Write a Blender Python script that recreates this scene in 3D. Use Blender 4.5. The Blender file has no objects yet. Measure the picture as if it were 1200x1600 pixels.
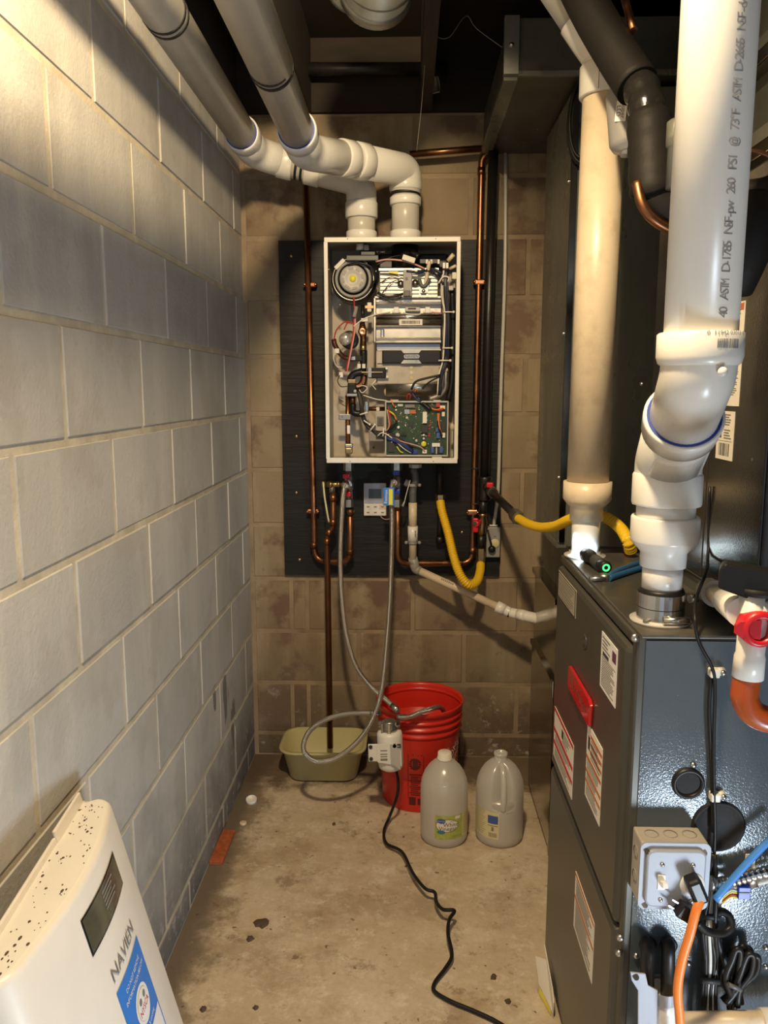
import bpy, math, random
from mathutils import Vector, Matrix
random.seed(7)
SC = bpy.context.scene
COL = SC.collection
PI = math.pi

# ---------------------------------------------------------------- camera
F = 1240.0                                   # focal length in pixels of the 1200x1600 frame
PITCH = math.atan(193.0 / F)
YAW = math.atan(38.0 * math.cos(PITCH) / F)
CAM = Vector((0, 0, 1.40))
cd = bpy.data.cameras.new('camera'); cam = bpy.data.objects.new('camera', cd); COL.objects.link(cam)
cam.location = CAM; cam.rotation_euler = (PI / 2 - PITCH, 0, YAW)
cd.sensor_fit = 'VERTICAL'; cd.sensor_height = 36.0; cd.lens = F / 1600 * 36.0
cd.clip_start = 0.02
SC.camera = cam

# ---------------------------------------------------------------- world, lights, exposure
w = bpy.data.worlds.new('world'); SC.world = w; w.use_nodes = True
w.node_tree.nodes['Background'].inputs[0].default_value = (0.72, 0.84, 1.0, 1)
w.node_tree.nodes['Background'].inputs[1].default_value = 0.62
def lamp(name, loc, power, col, radius):
    l = bpy.data.lights.new(name, 'POINT'); l.energy = power; l.color = col; l.shadow_soft_size = radius
    o = bpy.data.objects.new(name, l); COL.objects.link(o); o.location = loc; return o
WARM = (1.0, 0.77, 0.46)
lamp('ceiling_bulb', (-0.05, 0.75, 2.42), 132, WARM, 0.06)
def area(name, loc, target, power, col, sx, sy):
    l = bpy.data.lights.new(name, 'AREA'); l.energy = power; l.color = col; l.shape = 'RECTANGLE'; l.size = sx; l.size_y = sy
    o = bpy.data.objects.new(name, l); COL.objects.link(o); o.location = loc
    o.rotation_euler = (Vector(target) - Vector(loc)).to_track_quat('-Z', 'Y').to_euler(); return o
area('floor_work_light', (0.76, 0.36, 0.15), (-0.6, 0.95, 0.55), 13, (0.74, 0.87, 1.0), 0.22, 0.22)
vs = SC.view_settings
vs.view_transform = 'Standard'; vs.look = 'None'; vs.gamma = 1.0; vs.use_curve_mapping = False
vs.exposure = 0.0

# ---------------------------------------------------------------- pixel helpers: a ray through a photo pixel meets a plane of the room
RM = cam.rotation_euler.to_matrix()
def ray(px, py): return RM @ Vector(((px - 600) / F, (800 - py) / F, -1.0))
def P(px, py, Y): d = ray(px, py); return CAM + d * (Y / d.y)
def PX(px, py, X): d = ray(px, py); return CAM + d * (X / d.x)
def PZ(px, py, Z): d = ray(px, py); return CAM + d * ((Z - CAM.z) / d.z)

# ---------------------------------------------------------------- mesh helpers
def catmull(pts, n=6):
    pts = [Vector(p) for p in pts]
    if len(pts) < 3: return pts
    out = []
    for i in range(len(pts) - 1):
        p0 = pts[max(i - 1, 0)]; p1 = pts[i]; p2 = pts[i + 1]; p3 = pts[min(i + 2, len(pts) - 1)]
        if i == 0: p0 = p1 * 2 - p2
        if i == len(pts) - 2: p3 = p2 * 2 - p1
        for k in range(n):
            t = k / n; t2 = t * t; t3 = t2 * t
            out.append(0.5 * ((2 * p1) + (p2 - p0) * t + (2 * p0 - 5 * p1 + 4 * p2 - p3) * t2 + (3 * p1 - p0 - 3 * p2 + p3) * t3))
    out.append(pts[-1]); return out
def fillet(pts, r, n=6):
    """polyline with its corners rounded to radius r"""
    pts = [Vector(p) for p in pts]; out = [pts[0]]
    for i in range(1, len(pts) - 1):
        a, b, c = pts[i - 1], pts[i], pts[i + 1]
        u = (a - b); v = (c - b); lu, lv = u.length, v.length; u.normalize(); v.normalize()
        ang = u.angle(v)
        d = min(r / max(math.tan(ang / 2), 1e-3), lu * .49, lv * .49)
        for k in range(n + 1):
            t = k / n
            out.append((b + u * d) * (1 - t) ** 2 + b * 2 * t * (1 - t) + (b + v * d) * t ** 2)
    out.append(pts[-1]); return out
def resample(pts, step):
    pts = [Vector(p) for p in pts]; L = [0]
    for a, b in zip(pts, pts[1:]): L.append(L[-1] + (b - a).length)
    n = max(2, int(L[-1] / step)); out = []; j = 0
    for k in range(n + 1):
        s = L[-1] * k / n
        while j < len(pts) - 2 and L[j + 1] < s: j += 1
        q = (s - L[j]) / max(L[j + 1] - L[j], 1e-9); out.append(pts[j].lerp(pts[j + 1], q))
    return out
def align(d, p=(0, 0, 0)):
    """matrix that carries +Z onto d and the origin onto p"""
    q = Vector((0, 0, 1)).rotation_difference(Vector(d).normalized())
    return Matrix.Translation(Vector(p)) @ q.to_matrix().to_4x4()
def frame(o, u, v):
    u = Vector(u).normalized(); v = Vector(v); v = (v - u * v.dot(u)).normalized(); n = u.cross(v)
    m = Matrix((u, v, n)).transposed().to_4x4(); m.translation = Vector(o); return m
WLOC = {}
MATS = {}
class MB:
    def __init__(s): s.v = []; s.f = []; s.sm = []; s.uv = []
    def add(s, vs, fs, smooth=False, uvs=None):
        b = len(s.v); s.v += [Vector(p) for p in vs]
        for i, f in enumerate(fs):
            s.f.append([b + k for k in f]); s.sm.append(smooth); s.uv.append(uvs[i] if uvs else None)
        return s
    def box(s, x0, x1, y0, y1, z0, z1, M=None):
        if x0 > x1: x0, x1 = x1, x0
        if y0 > y1: y0, y1 = y1, y0
        if z0 > z1: z0, z1 = z1, z0
        vs = [Vector(p) for p in ((x0, y0, z0), (x1, y0, z0), (x1, y1, z0), (x0, y1, z0), (x0, y0, z1), (x1, y0, z1), (x1, y1, z1), (x0, y1, z1))]
        if M is not None: vs = [M @ p for p in vs]
        return s.add(vs, [(0, 3, 2, 1), (4, 5, 6, 7), (0, 1, 5, 4), (1, 2, 6, 5), (2, 3, 7, 6), (3, 0, 4, 7)])
    def tube(s, pts, r, seg=12, caps=True, smooth=True, ring=None):
        pts = [Vector(p) for p in pts]; n = len(pts)
        rr = r if isinstance(r, (list, tuple)) else [r] * n
        T = []
        for i in range(n):
            t = pts[min(i + 1, n - 1)] - pts[max(i - 1, 0)]
            T.append(t.normalized() if t.length > 1e-9 else Vector((0, 0, 1)))
        u = T[0].orthogonal().normalized(); vs = []; Ls = [0]
        for i in range(n):
            u = (u - T[i] * u.dot(T[i]))
            u = u.normalized() if u.length > 1e-6 else T[i].orthogonal().normalized()
            v = T[i].cross(u)
            if i: Ls.append(Ls[-1] + (pts[i] - pts[i - 1]).length)
            for k in range(seg):
                a = 2 * PI * k / seg; vs.append(pts[i] + (u * math.cos(a) + v * math.sin(a)) * rr[i])
        fs = []; uvs = []
        for i in range(n - 1):
            for k in range(seg):
                k2 = (k + 1) % seg
                fs.append((i * seg + k, i * seg + k2, (i + 1) * seg + k2, (i + 1) * seg + k))
                uvs.append(((k / seg, Ls[i]), ((k + 1) / seg, Ls[i]), ((k + 1) / seg, Ls[i + 1]), (k / seg, Ls[i + 1])))
        s.add(vs, fs, smooth, uvs)
        if caps:
            b = len(s.v) - len(vs)
            s.f.append([b + k for k in range(seg)][::-1]); s.sm.append(False); s.uv.append(None)
            s.f.append([b + (n - 1) * seg + k for k in range(seg)]); s.sm.append(False); s.uv.append(None)
        return s
    def cyl(s, p0, p1, r, r1=None, seg=16, caps=True):
        p0 = Vector(p0); p1 = Vector(p1)
        return s.tube([p0, p1], [r, r if r1 is None else r1], seg, caps)
    def lathe(s, prof, M=None, seg=24, smooth=True, caps=True, arc=None):
        M = M or Matrix.Identity(4); vs = []; n = len(prof); a1 = arc or 2 * PI
        ks = seg if arc is None else seg + 1
        for (r, z) in prof:
            for k in range(ks):
                a = a1 * k / seg; vs.append(M @ Vector((r * math.cos(a), r * math.sin(a), z)))
        fs = []; uvs = []
        for i in range(n - 1):
            for k in range(seg):
                k2 = (k + 1) % ks
                fs.append((i * ks + k, i * ks + k2, (i + 1) * ks + k2, (i + 1) * ks + k))
                uvs.append(((k / seg, prof[i][1]), ((k + 1) / seg, prof[i][1]), ((k + 1) / seg, prof[i + 1][1]), (k / seg, prof[i + 1][1])))
        if caps and arc is None:
            if prof[0][0] > 1e-5: fs.append(list(range(seg))[::-1]); uvs.append(None)
            if prof[-1][0] > 1e-5: fs.append([(n - 1) * ks + k for k in range(seg)]); uvs.append(None)
        return s.add(vs, fs, smooth, uvs)
    def sphere(s, c, r, seg=14, rings=8, sc=(1, 1, 1)):
        prof = [(max(1e-6, math.sin(PI * i / rings)) * r, -math.cos(PI * i / rings) * r) for i in range(rings + 1)]
        M = Matrix.Translation(Vector(c)) @ Matrix.Diagonal((*sc, 1)); return s.lathe(prof, M, seg)
    def poly(s, pts, M, t):
        """flat outline (x,y) extruded from z=0 to z=t in the frame M"""
        n = len(pts); a = sum(pts[i][0] * pts[(i + 1) % n][1] - pts[(i + 1) % n][0] * pts[i][1] for i in range(n))
        if a < 0: pts = pts[::-1]
        vs = [M @ Vector((x, y, 0)) for x, y in pts] + [M @ Vector((x, y, t)) for x, y in pts]
        fs = [list(range(n))[::-1], [n + k for k in range(n)]] + [(k, (k + 1) % n, n + (k + 1) % n, n + k) for k in range(n)]
        return s.add(vs, fs)
    def text(s, body, M, size, align='CENTER', fn=None, t=0.0):
        c = bpy.data.curves.new('t', 'FONT'); c.body = body; c.size = size; c.align_x = align; c.align_y = 'CENTER'; c.resolution_u = 2
        if t: c.extrude = t
        o = bpy.data.objects.new('t', c); me = bpy.data.meshes.new_from_object(o)
        vs = [v.co.copy() for v in me.vertices]
        vs = [fn(p) for p in vs] if fn else [M @ p for p in vs]
        s.add(vs, [list(p.vertices) for p in me.polygons])
        bpy.data.meshes.remove(me); bpy.data.objects.remove(o); bpy.data.curves.remove(c); return s
    def build(s, name, mat, parent=None, bevel=0.0, label=None, solid=0.0, sub=0):
        me = bpy.data.meshes.new(name)
        off = WLOC[parent.name] if parent else None
        if off is None:
            mn = Vector((min(p.x for p in s.v), min(p.y for p in s.v), min(p.z for p in s.v)))
            mx = Vector((max(p.x for p in s.v), max(p.y for p in s.v), max(p.z for p in s.v)))
            off = Vector(((mn.x + mx.x) / 2, (mn.y + mx.y) / 2, mn.z))
        me.from_pydata([p - off for p in s.v], [], s.f); me.update()
        me.polygons.foreach_set('use_smooth', s.sm)
        if any(u for u in s.uv):
            ul = me.uv_layers.new(name='UVMap'); li = 0
            for p, u in zip(me.polygons, s.uv):
                if u:
                    for k, l in enumerate(p.loop_indices): ul.data[l].uv = u[k]
        o = bpy.data.objects.new(name, me); COL.objects.link(o)
        me.materials.append(MATS[mat] if isinstance(mat, str) else mat)
        if parent: o.parent = parent; WLOC[o.name] = WLOC[parent.name]
        else: o.location = off; WLOC[o.name] = off
        if solid:
            m = o.modifiers.new('thick', 'SOLIDIFY'); m.thickness = solid; m.offset = 0
        if bevel:
            m = o.modifiers.new('bevel', 'BEVEL'); m.width = bevel; m.segments = 2; m.limit_method = 'ANGLE'; m.angle_limit = 0.6
        if sub:
            m = o.modifiers.new('sub', 'SUBSURF'); m.levels = sub; m.render_levels = sub
        if label: o['label'] = label
        return o
def tag(o, label, cat, group=None):
    o['label'] = label; o['category'] = cat
    if group: o['group'] = group
    return o
def thing(name, label, cat, loc, group=None):
    o = bpy.data.objects.new(name, None); COL.objects.link(o); o.location = loc; o.empty_display_size = 0.05
    WLOC[o.name] = Vector(loc); return tag(o, label, cat, group)
def struct(o): o['kind'] = 'structure'; return o
def pbox(px0, py0, px1, py1, Y0, Y1):
    """box whose front face (at depth Y0) fills the given photo rectangle"""
    a = P(px0, py0, Y0); b = P(px1, py1, Y0); c = P((px0 + px1) / 2, (py0 + py1) / 2, Y0)
    return MB().box(P(px0, (py0 + py1) / 2, Y0).x, P(px1, (py0 + py1) / 2, Y0).x, Y0, Y1, P((px0 + px1) / 2, py1, Y0).z, P((px0 + px1) / 2, py0, Y0).z)

# ---------------------------------------------------------------- materials
def nd(nt, t, **kw):
    n = nt.nodes.new(t)
    for k, v in kw.items(): setattr(n, k, v)
    return n
def pm(name, col, rough=0.5, metal=0.0, var=0.0, vscale=8.0, bump=0.0, bscale=60.0, spec=0.5, trans=0.0, stretch=None, dirt=None, dscale=6.0, damt=0.5, coat=0.0, aniso=None, rvar=0.0, objrand=0.0, emit=None, estr=0.0, sss=0.0, bdist=0.002):
    m = bpy.data.materials.new(name); m.use_nodes = True; nt = m.node_tree; b = nt.nodes['Principled BSDF']; L = nt.links
    b.inputs['Base Color'].default_value = (*col, 1); b.inputs['Roughness'].default_value = rough; b.inputs['Metallic'].default_value = metal
    b.inputs['Specular IOR Level'].default_value = spec; b.inputs['Transmission Weight'].default_value = trans; b.inputs['Coat Weight'].default_value = coat
    if emit: b.inputs['Emission Color'].default_value = (*emit, 1); b.inputs['Emission Strength'].default_value = estr
    if sss: b.inputs['Subsurface Weight'].default_value = sss; b.inputs['Subsurface Radius'].default_value = (.02, .02, .02)
    geo = nd(nt, 'ShaderNodeNewGeometry'); src = geo.outputs['Position']
    if stretch:
        mp = nd(nt, 'ShaderNodeVectorMath', operation='MULTIPLY'); mp.inputs[1].default_value = stretch; L.new(src, mp.inputs[0]); src = mp.outputs[0]
    cur = None
    def noise(scale, detail=5, rough_=0.6):
        n = nd(nt, 'ShaderNodeTexNoise'); n.inputs['Scale'].default_value = scale; n.inputs['Detail'].default_value = detail; n.inputs['Roughness'].default_value = rough_
        L.new(src, n.inputs['Vector']); return n
    if var:
        n = noise(vscale); mr = nd(nt, 'ShaderNodeMapRange'); mr.inputs[1].default_value = .3; mr.inputs[2].default_value = .7
        mr.inputs[3].default_value = 1 - var; mr.inputs[4].default_value = 1 + var; L.new(n.outputs['Fac'], mr.inputs[0])
        mx = nd(nt, 'ShaderNodeVectorMath', operation='SCALE'); mx.inputs[0].default_value = col; L.new(mr.outputs[0], mx.inputs['Scale']); cur = mx.outputs[0]
    if objrand:
        oi = nd(nt, 'ShaderNodeObjectInfo'); mr = nd(nt, 'ShaderNodeMapRange'); mr.inputs[3].default_value = 1 - objrand; mr.inputs[4].default_value = 1 + objrand
        L.new(oi.outputs['Random'], mr.inputs[0]); mx = nd(nt, 'ShaderNodeVectorMath', operation='SCALE')
        if cur: L.new(cur, mx.inputs[0])
        else: mx.inputs[0].default_value = col
        L.new(mr.outputs[0], mx.inputs['Scale']); cur = mx.outputs[0]
    if dirt:
        n = noise(dscale, 8, .65); cr = nd(nt, 'ShaderNodeMapRange'); cr.inputs[1].default_value = .5; cr.inputs[2].default_value = .68; cr.inputs[3].default_value = 0; cr.inputs[4].default_value = damt
        L.new(n.outputs['Fac'], cr.inputs[0]); mx = nd(nt, 'ShaderNodeMix', data_type='RGBA'); L.new(cr.outputs[0], mx.inputs['Factor'])
        if cur: L.new(cur, mx.inputs['A'])
        else: mx.inputs['A'].default_value = (*col, 1)
        mx.inputs['B'].default_value = (*dirt, 1); cur = mx.outputs['Result']
    if cur: L.new(cur, b.inputs['Base Color'])
    if rvar:
        n = noise(vscale * 1.7); mr = nd(nt, 'ShaderNodeMapRange'); mr.inputs[1].default_value = .3; mr.inputs[2].default_value = .7; mr.inputs[3].default_value = max(.02, rough - rvar); mr.inputs[4].default_value = rough + rvar
        L.new(n.outputs['Fac'], mr.inputs[0]); L.new(mr.outputs[0], b.inputs['Roughness'])
    if bump:
        n = noise(bscale, 3); bp = nd(nt, 'ShaderNodeBump'); bp.inputs['Strength'].default_value = bump; bp.inputs['Distance'].default_value = bdist
        L.new(n.outputs['Fac'], bp.inputs['Height']); L.new(bp.outputs[0], b.inputs['Normal'])
    MATS[name] = m; return m
pm('mortar', (.52, .46, .35), .95, var=.2, vscale=14, dirt=(.40,.35,.28), dscale=9, damt=.6, bump=.6, bscale=120)
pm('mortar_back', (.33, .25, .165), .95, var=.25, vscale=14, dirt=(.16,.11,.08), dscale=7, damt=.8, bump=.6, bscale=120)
pm('concrete_slab', (.5, .4, .3), .6)
pm('wood_joist', (.034, .021, .013), .8, var=.3, vscale=6, stretch=(12, 1.2, 12), bump=.3)
pm('wood_dark_shaded', (.028, .019, .013), .85, var=.35, vscale=5, stretch=(1, 1, 4))  # dark wood, with weak lamp light put into the colour
pm('black_ply', (.011, .0105, .0105), .55, var=.3, vscale=8, stretch=(1, 1, 7), bump=.6, bscale=10, bdist=.003, spec=.35)
pm('white_paint', (.78, .74, .68), .38, var=.04, bump=.1, bscale=300, bdist=.0004)
pm('white_inner', (.52, .465, .39), .5, var=.06, dirt=(.38, .30, .22), damt=.4)
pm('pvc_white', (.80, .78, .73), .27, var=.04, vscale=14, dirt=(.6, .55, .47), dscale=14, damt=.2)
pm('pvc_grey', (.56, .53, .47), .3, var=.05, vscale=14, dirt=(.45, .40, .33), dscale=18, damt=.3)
pm('pvc_cream', (.70, .58, .42), .35, var=.05, vscale=12, dirt=(.45, .34, .22), dscale=20, damt=.45)
pm('pvc_fit', (.74, .72, .67), .25)
pm('black_band', (.012, .012, .012), .5)
pm('copper', (.30, .135, .068), .38, metal=1.0, var=.35, vscale=9, rvar=.12)
pm('copper_dark', (.17, .078, .042), .45, metal=.9, var=.35, vscale=9, rvar=.1)
pm('copper_bright', (.72, .36, .2), .25, metal=1.0, var=.15)
pm('brass', (.42, .32, .17), .35, metal=1.0, var=.25, vscale=30)
pm('valve_metal', (.42, .41, .36), .32, metal=.9, var=.25, vscale=40)
pm('iron_black', (.013, .0125, .012), .36, var=.3, vscale=30, bump=.2, bscale=200)
pm('steel', (.62, .60, .56), .22, metal=1.0, var=.12, vscale=20)
pm('steel_soft', (.46, .43, .385), .34, metal=1.0, var=.15, vscale=10, rvar=.1)
pm('alu_cast', (.60, .565, .50), .42, metal=.75, var=.12, vscale=30, bump=.3, bscale=300, bdist=.0005)
pm('steel_blue', (.35, .37, .41), .3, metal=.9, var=.1)
pm('galv', (.33, .305, .26), .13, metal=1.0, var=.10, vscale=5, rvar=.05)
pm('galv_dark', (.25, .255, .215), .30, metal=.5, var=.25, vscale=5, rvar=.08, stretch=(1, 1, .35))
pm('box_cover', (.33, .35, .40), .5, metal=.1)
pm('galv_box', (.46, .425, .37), .45, metal=.25, var=.1)
pm('galv_round', (.33, .33, .30), .4, metal=.85, var=.15)
pm('duct_dark', (.11, .112, .095), .33, metal=.35, var=.3, vscale=5, rvar=.08)
pm('furnace_door', (.082, .079, .068), .33, metal=.35, var=.10, vscale=4, bump=.12, bscale=500, bdist=.0003)
pm('furnace_top', (.11, .105, .092), .30, metal=.5, var=.25, vscale=9, dirt=(.22, .18, .13), dscale=9, damt=.35)
pm('furnace_side', (.088, .112, .134), .12, metal=.1, var=.06, bump=.5, bscale=300, bdist=.0006)
pm('coil_case', (.030, .029, .026), .14, metal=.1, var=.1, bump=.5, bscale=300, bdist=.0004)
pm('black_plastic', (.010, .010, .0105), .35, spec=.35)
pm('black_rubber', (.010, .010, .0105), .42, bump=.1, spec=.35)
pm('black_foam', (.014, .012, .011), .6, spec=.25, var=.15, bump=.2, bscale=150)
pm('black_tape', (.018, .017, .016), .22, bump=.5, bscale=28, bdist=.004)
pm('grey_plastic', (.30, .29, .28), .45)
pm('grey_dark', (.10, .10, .10), .45)
pm('grey_light', (.5, .48, .45), .45)
pm('white_plastic', (.80, .78, .74), .35)
pm('paper', (.80, .75, .66), .6)
pm('paper_white', (.82, .80, .78), .5)
pm('paper_tan', (.40, .35, .26), .55)
pm('ink', (.03, .03, .03), .6)
pm('ink_grey', (.22, .20, .18), .6)
pm('ink_pipe', (.20, .21, .24), .6)
pm('red_print', (.55, .03, .04), .5)
pm('orange_print', (.50, .15, .04), .5)
pm('purple_print', (.12, .04, .10), .5)
pm('blue_print', (.03, .20, .65), .45)
pm('blue_label', (.05, .11, .36), .5)
pm('green_label', (.42, .46, .10), .5, var=.2, vscale=60)
pm('cream_label', (.68, .61, .36), .5)
pm('teal_print', (.05, .20, .30), .5)
pm('red_plastic', (.60, .012, .022), .35)
pm('red_emblem', (.50, .012, .016), .2, coat=.5)
pm('bucket_red', (.66, .030, .018), .32, var=.05)
pm('bucket_ink', (.10, .010, .008), .5)
pm('basin', (.52, .48, .25), .38, var=.05, sss=.1)
pm('yellow_csst', (.80, .50, .015), .38)
pm('yellow', (.80, .70, .05), .4)
pm('blue_paint', (.02, .06, .45), .35)
pm('blue_handle', (.018, .085, .21), .4)
pm('plate_beige', (.50, .44, .36), .5, var=.08, dirt=(.36, .27, .18), dscale=25, damt=.5)
pm('blue_wire', (.06, .25, .70), .35)
pm('blue_navy', (.010, .018, .065), .4)
pm('blue_solvent', (.02, .05, .30), .4)
pm('orange_cord', (.80, .22, .035), .4)
pm('orange_hose', (.42, .075, .012), .3, coat=.3, sss=.2)
pm('red_wire', (.45, .03, .03), .45)
pm('pink_wire', (.65, .33, .28), .45)
pm('pcb', (.020, .050, .016), .45, var=.5, vscale=90)
pm('amber', (.70, .68, .05), .3)
pm('screen', (.10, .115, .115), .2)
pm('silver_plastic', (.42, .43, .48), .3, metal=.3)
pm('wire_white', (.74, .70, .62), .4)
pm('brick', (.38, .10, .035), .9, var=.3, vscale=60)
pm('cardboard', (.62, .52, .38), .85, var=.15, vscale=20)
pm('debris', (.09, .06, .04), .9)
pm('clear_gauge', (.6, .58, .52), .12, metal=.6, var=.4, vscale=60)
pm('display_black', (.02, .02, .018), .12, coat=.6)
pm('display_film', (.10, .095, .065), .15, coat=.5, var=.25, vscale=14)  # olive base colour stands in for a reflection on the film
pm('led_green', (.0, .3, .05), .4, emit=(.1, 1.0, .25), estr=1.6)
pm('lens_glow', (.9, .95, 1), .3, emit=(.72, .90, 1.0), estr=30)
pm('jug_cap', (.80, .76, .66), .45, sss=.2)
pm('screw', (.55, .53, .5), .3, metal=1)
pm('cobweb', (.55, .5, .42), .7)
XWL = -0.584
def block_mat(name, col, dark, light, streak, base_dark, stain, stain_amt, rand, wet=()):
    m = bpy.data.materials.new(name); m.use_nodes = True; nt = m.node_tree; b = nt.nodes['Principled BSDF']; L = nt.links
    b.inputs['Roughness'].default_value = .92; b.inputs['Specular IOR Level'].default_value = .25
    geo = nd(nt, 'ShaderNodeNewGeometry'); oi = nd(nt, 'ShaderNodeObjectInfo')
    add = nd(nt, 'ShaderNodeVectorMath', operation='ADD'); L.new(geo.outputs['Position'], add.inputs[0])
    cmb = nd(nt, 'ShaderNodeCombineXYZ'); ml = nd(nt, 'ShaderNodeMath', operation='MULTIPLY'); ml.inputs[1].default_value = 0.6; L.new(oi.outputs['Random'], ml.inputs[0]); L.new(ml.outputs[0], cmb.inputs[2]); L.new(cmb.outputs[0], add.inputs[1])
    def noise(vec, scale, det=5, ro=.6):
        n = nd(nt, 'ShaderNodeTexNoise'); n.inputs['Scale'].default_value = scale; n.inputs['Detail'].default_value = det; n.inputs['Roughness'].default_value = ro; L.new(vec, n.inputs['Vector']); return n.outputs['Fac']
    def rng(v, a, b_, c=0., d=1.):
        mr = nd(nt, 'ShaderNodeMapRange'); mr.inputs[1].default_value = a; mr.inputs[2].default_value = b_; mr.inputs[3].default_value = c; mr.inputs[4].default_value = d; L.new(v, mr.inputs[0]); return mr.outputs[0]
    def mix(f, A, B):
        mx = nd(nt, 'ShaderNodeMix', data_type='RGBA')
        L.new(f, mx.inputs['Factor'])
        for k, x in (('A', A), ('B', B)):
            if isinstance(x, tuple): mx.inputs[k].default_value = (*x, 1)
            else: L.new(x, mx.inputs[k])
        return mx.outputs['Result']
    def mul(a, b_):
        n = nd(nt, 'ShaderNodeMath', operation='MULTIPLY'); L.new(a, n.inputs[0])
        if isinstance(b_, (int, float)): n.inputs[1].default_value = b_
        else: L.new(b_, n.inputs[1])
        return n.outputs[0]
    st = nd(nt, 'ShaderNodeVectorMath', operation='MULTIPLY'); st.inputs[1].default_value = (1, 1, .16); L.new(add.outputs[0], st.inputs[0])
    c = mix(rng(noise(geo.outputs['Position'], 2.2), .35, .65), col, dark)
    c = mix(mul(rng(noise(st.outputs[0], 9, 4), .48, .68), streak), c, light)          # vertical efflorescence streaks
    c = mix(mul(rng(noise(geo.outputs['Position'], 5, 6), .52, .6), stain_amt), c, stain)
    # damp staining rising from the floor, with a ragged edge
    sep = nd(nt, 'ShaderNodeSeparateXYZ'); L.new(geo.outputs['Position'], sep.inputs[0])
    nn = noise(geo.outputs['Position'], 6, 6); ad = nd(nt, 'ShaderNodeMath', operation='MULTIPLY_ADD'); L.new(nn, ad.inputs[0]); ad.inputs[1].default_value = .62; L.new(sep.outputs['Z'], ad.inputs[2])
    c = mix(rng(ad.outputs[0], .80, .25, 0., .92), c, base_dark)
    for (y0, z0, ry, rz) in wet:                                   # wet patches where water ran down the face
        vs_ = nd(nt, 'ShaderNodeVectorMath', operation='SUBTRACT'); L.new(geo.outputs['Position'], vs_.inputs[0]); vs_.inputs[1].default_value = (XWL, y0, z0)
        vm = nd(nt, 'ShaderNodeVectorMath', operation='MULTIPLY'); L.new(vs_.outputs[0], vm.inputs[0]); vm.inputs[1].default_value = (0, 1 / ry, 1 / rz)
        ln = nd(nt, 'ShaderNodeVectorMath', operation='LENGTH'); L.new(vm.outputs[0], ln.inputs[0])
        n3 = noise(st.outputs[0], 30, 5, .65); a3 = nd(nt, 'ShaderNodeMath', operation='MULTIPLY_ADD'); L.new(n3, a3.inputs[0]); a3.inputs[1].default_value = 1.6; L.new(ln.outputs['Value'], a3.inputs[2])
        c = mix(rng(a3.outputs[0], 1.55, 1.45, 0., .75), c, base_dark)
    c = mix(mul(rng(noise(geo.outputs['Position'], 40, 3, .5), .66, .72), .45), c, dark)
    c = mix(mul(rng(noise(geo.outputs['Position'], 22, 7, .75), .56, .66), rng(sep.outputs['Z'], .42, .05, .0, .85)), c, (.50, .47, .43))   # lime bloom near the floor
    sc_ = nd(nt, 'ShaderNodeVectorMath', operation='SCALE'); L.new(c, sc_.inputs[0]); L.new(rng(oi.outputs['Random'], 0, 1, 1 - rand, 1 + rand), sc_.inputs['Scale'])
    L.new(sc_.outputs[0], b.inputs['Base Color'])
    bp = nd(nt, 'ShaderNodeBump'); bp.inputs['Strength'].default_value = .5; bp.inputs['Distance'].default_value = .003
    L.new(noise(geo.outputs['Position'], 110, 4, .7), bp.inputs['Height']); L.new(bp.outputs[0], b.inputs['Normal'])
    MATS[name] = m
block_mat('block_left', (.49, .475, .445), (.41, .395, .37), (.57, .54, .48), .6, (.105, .092, .08), (.34, .30, .25), .3, .06, wet=((2.42, .42, .045, .13), (2.28, .47, .03, .06), (2.52, .30, .05, .12)))
block_mat('block_back', (.34, .27, .175), (.25, .185, .12), (.46, .385, .26), .65, (.12, .09, .065), (.175, .11, .082), .8, .13)
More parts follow.
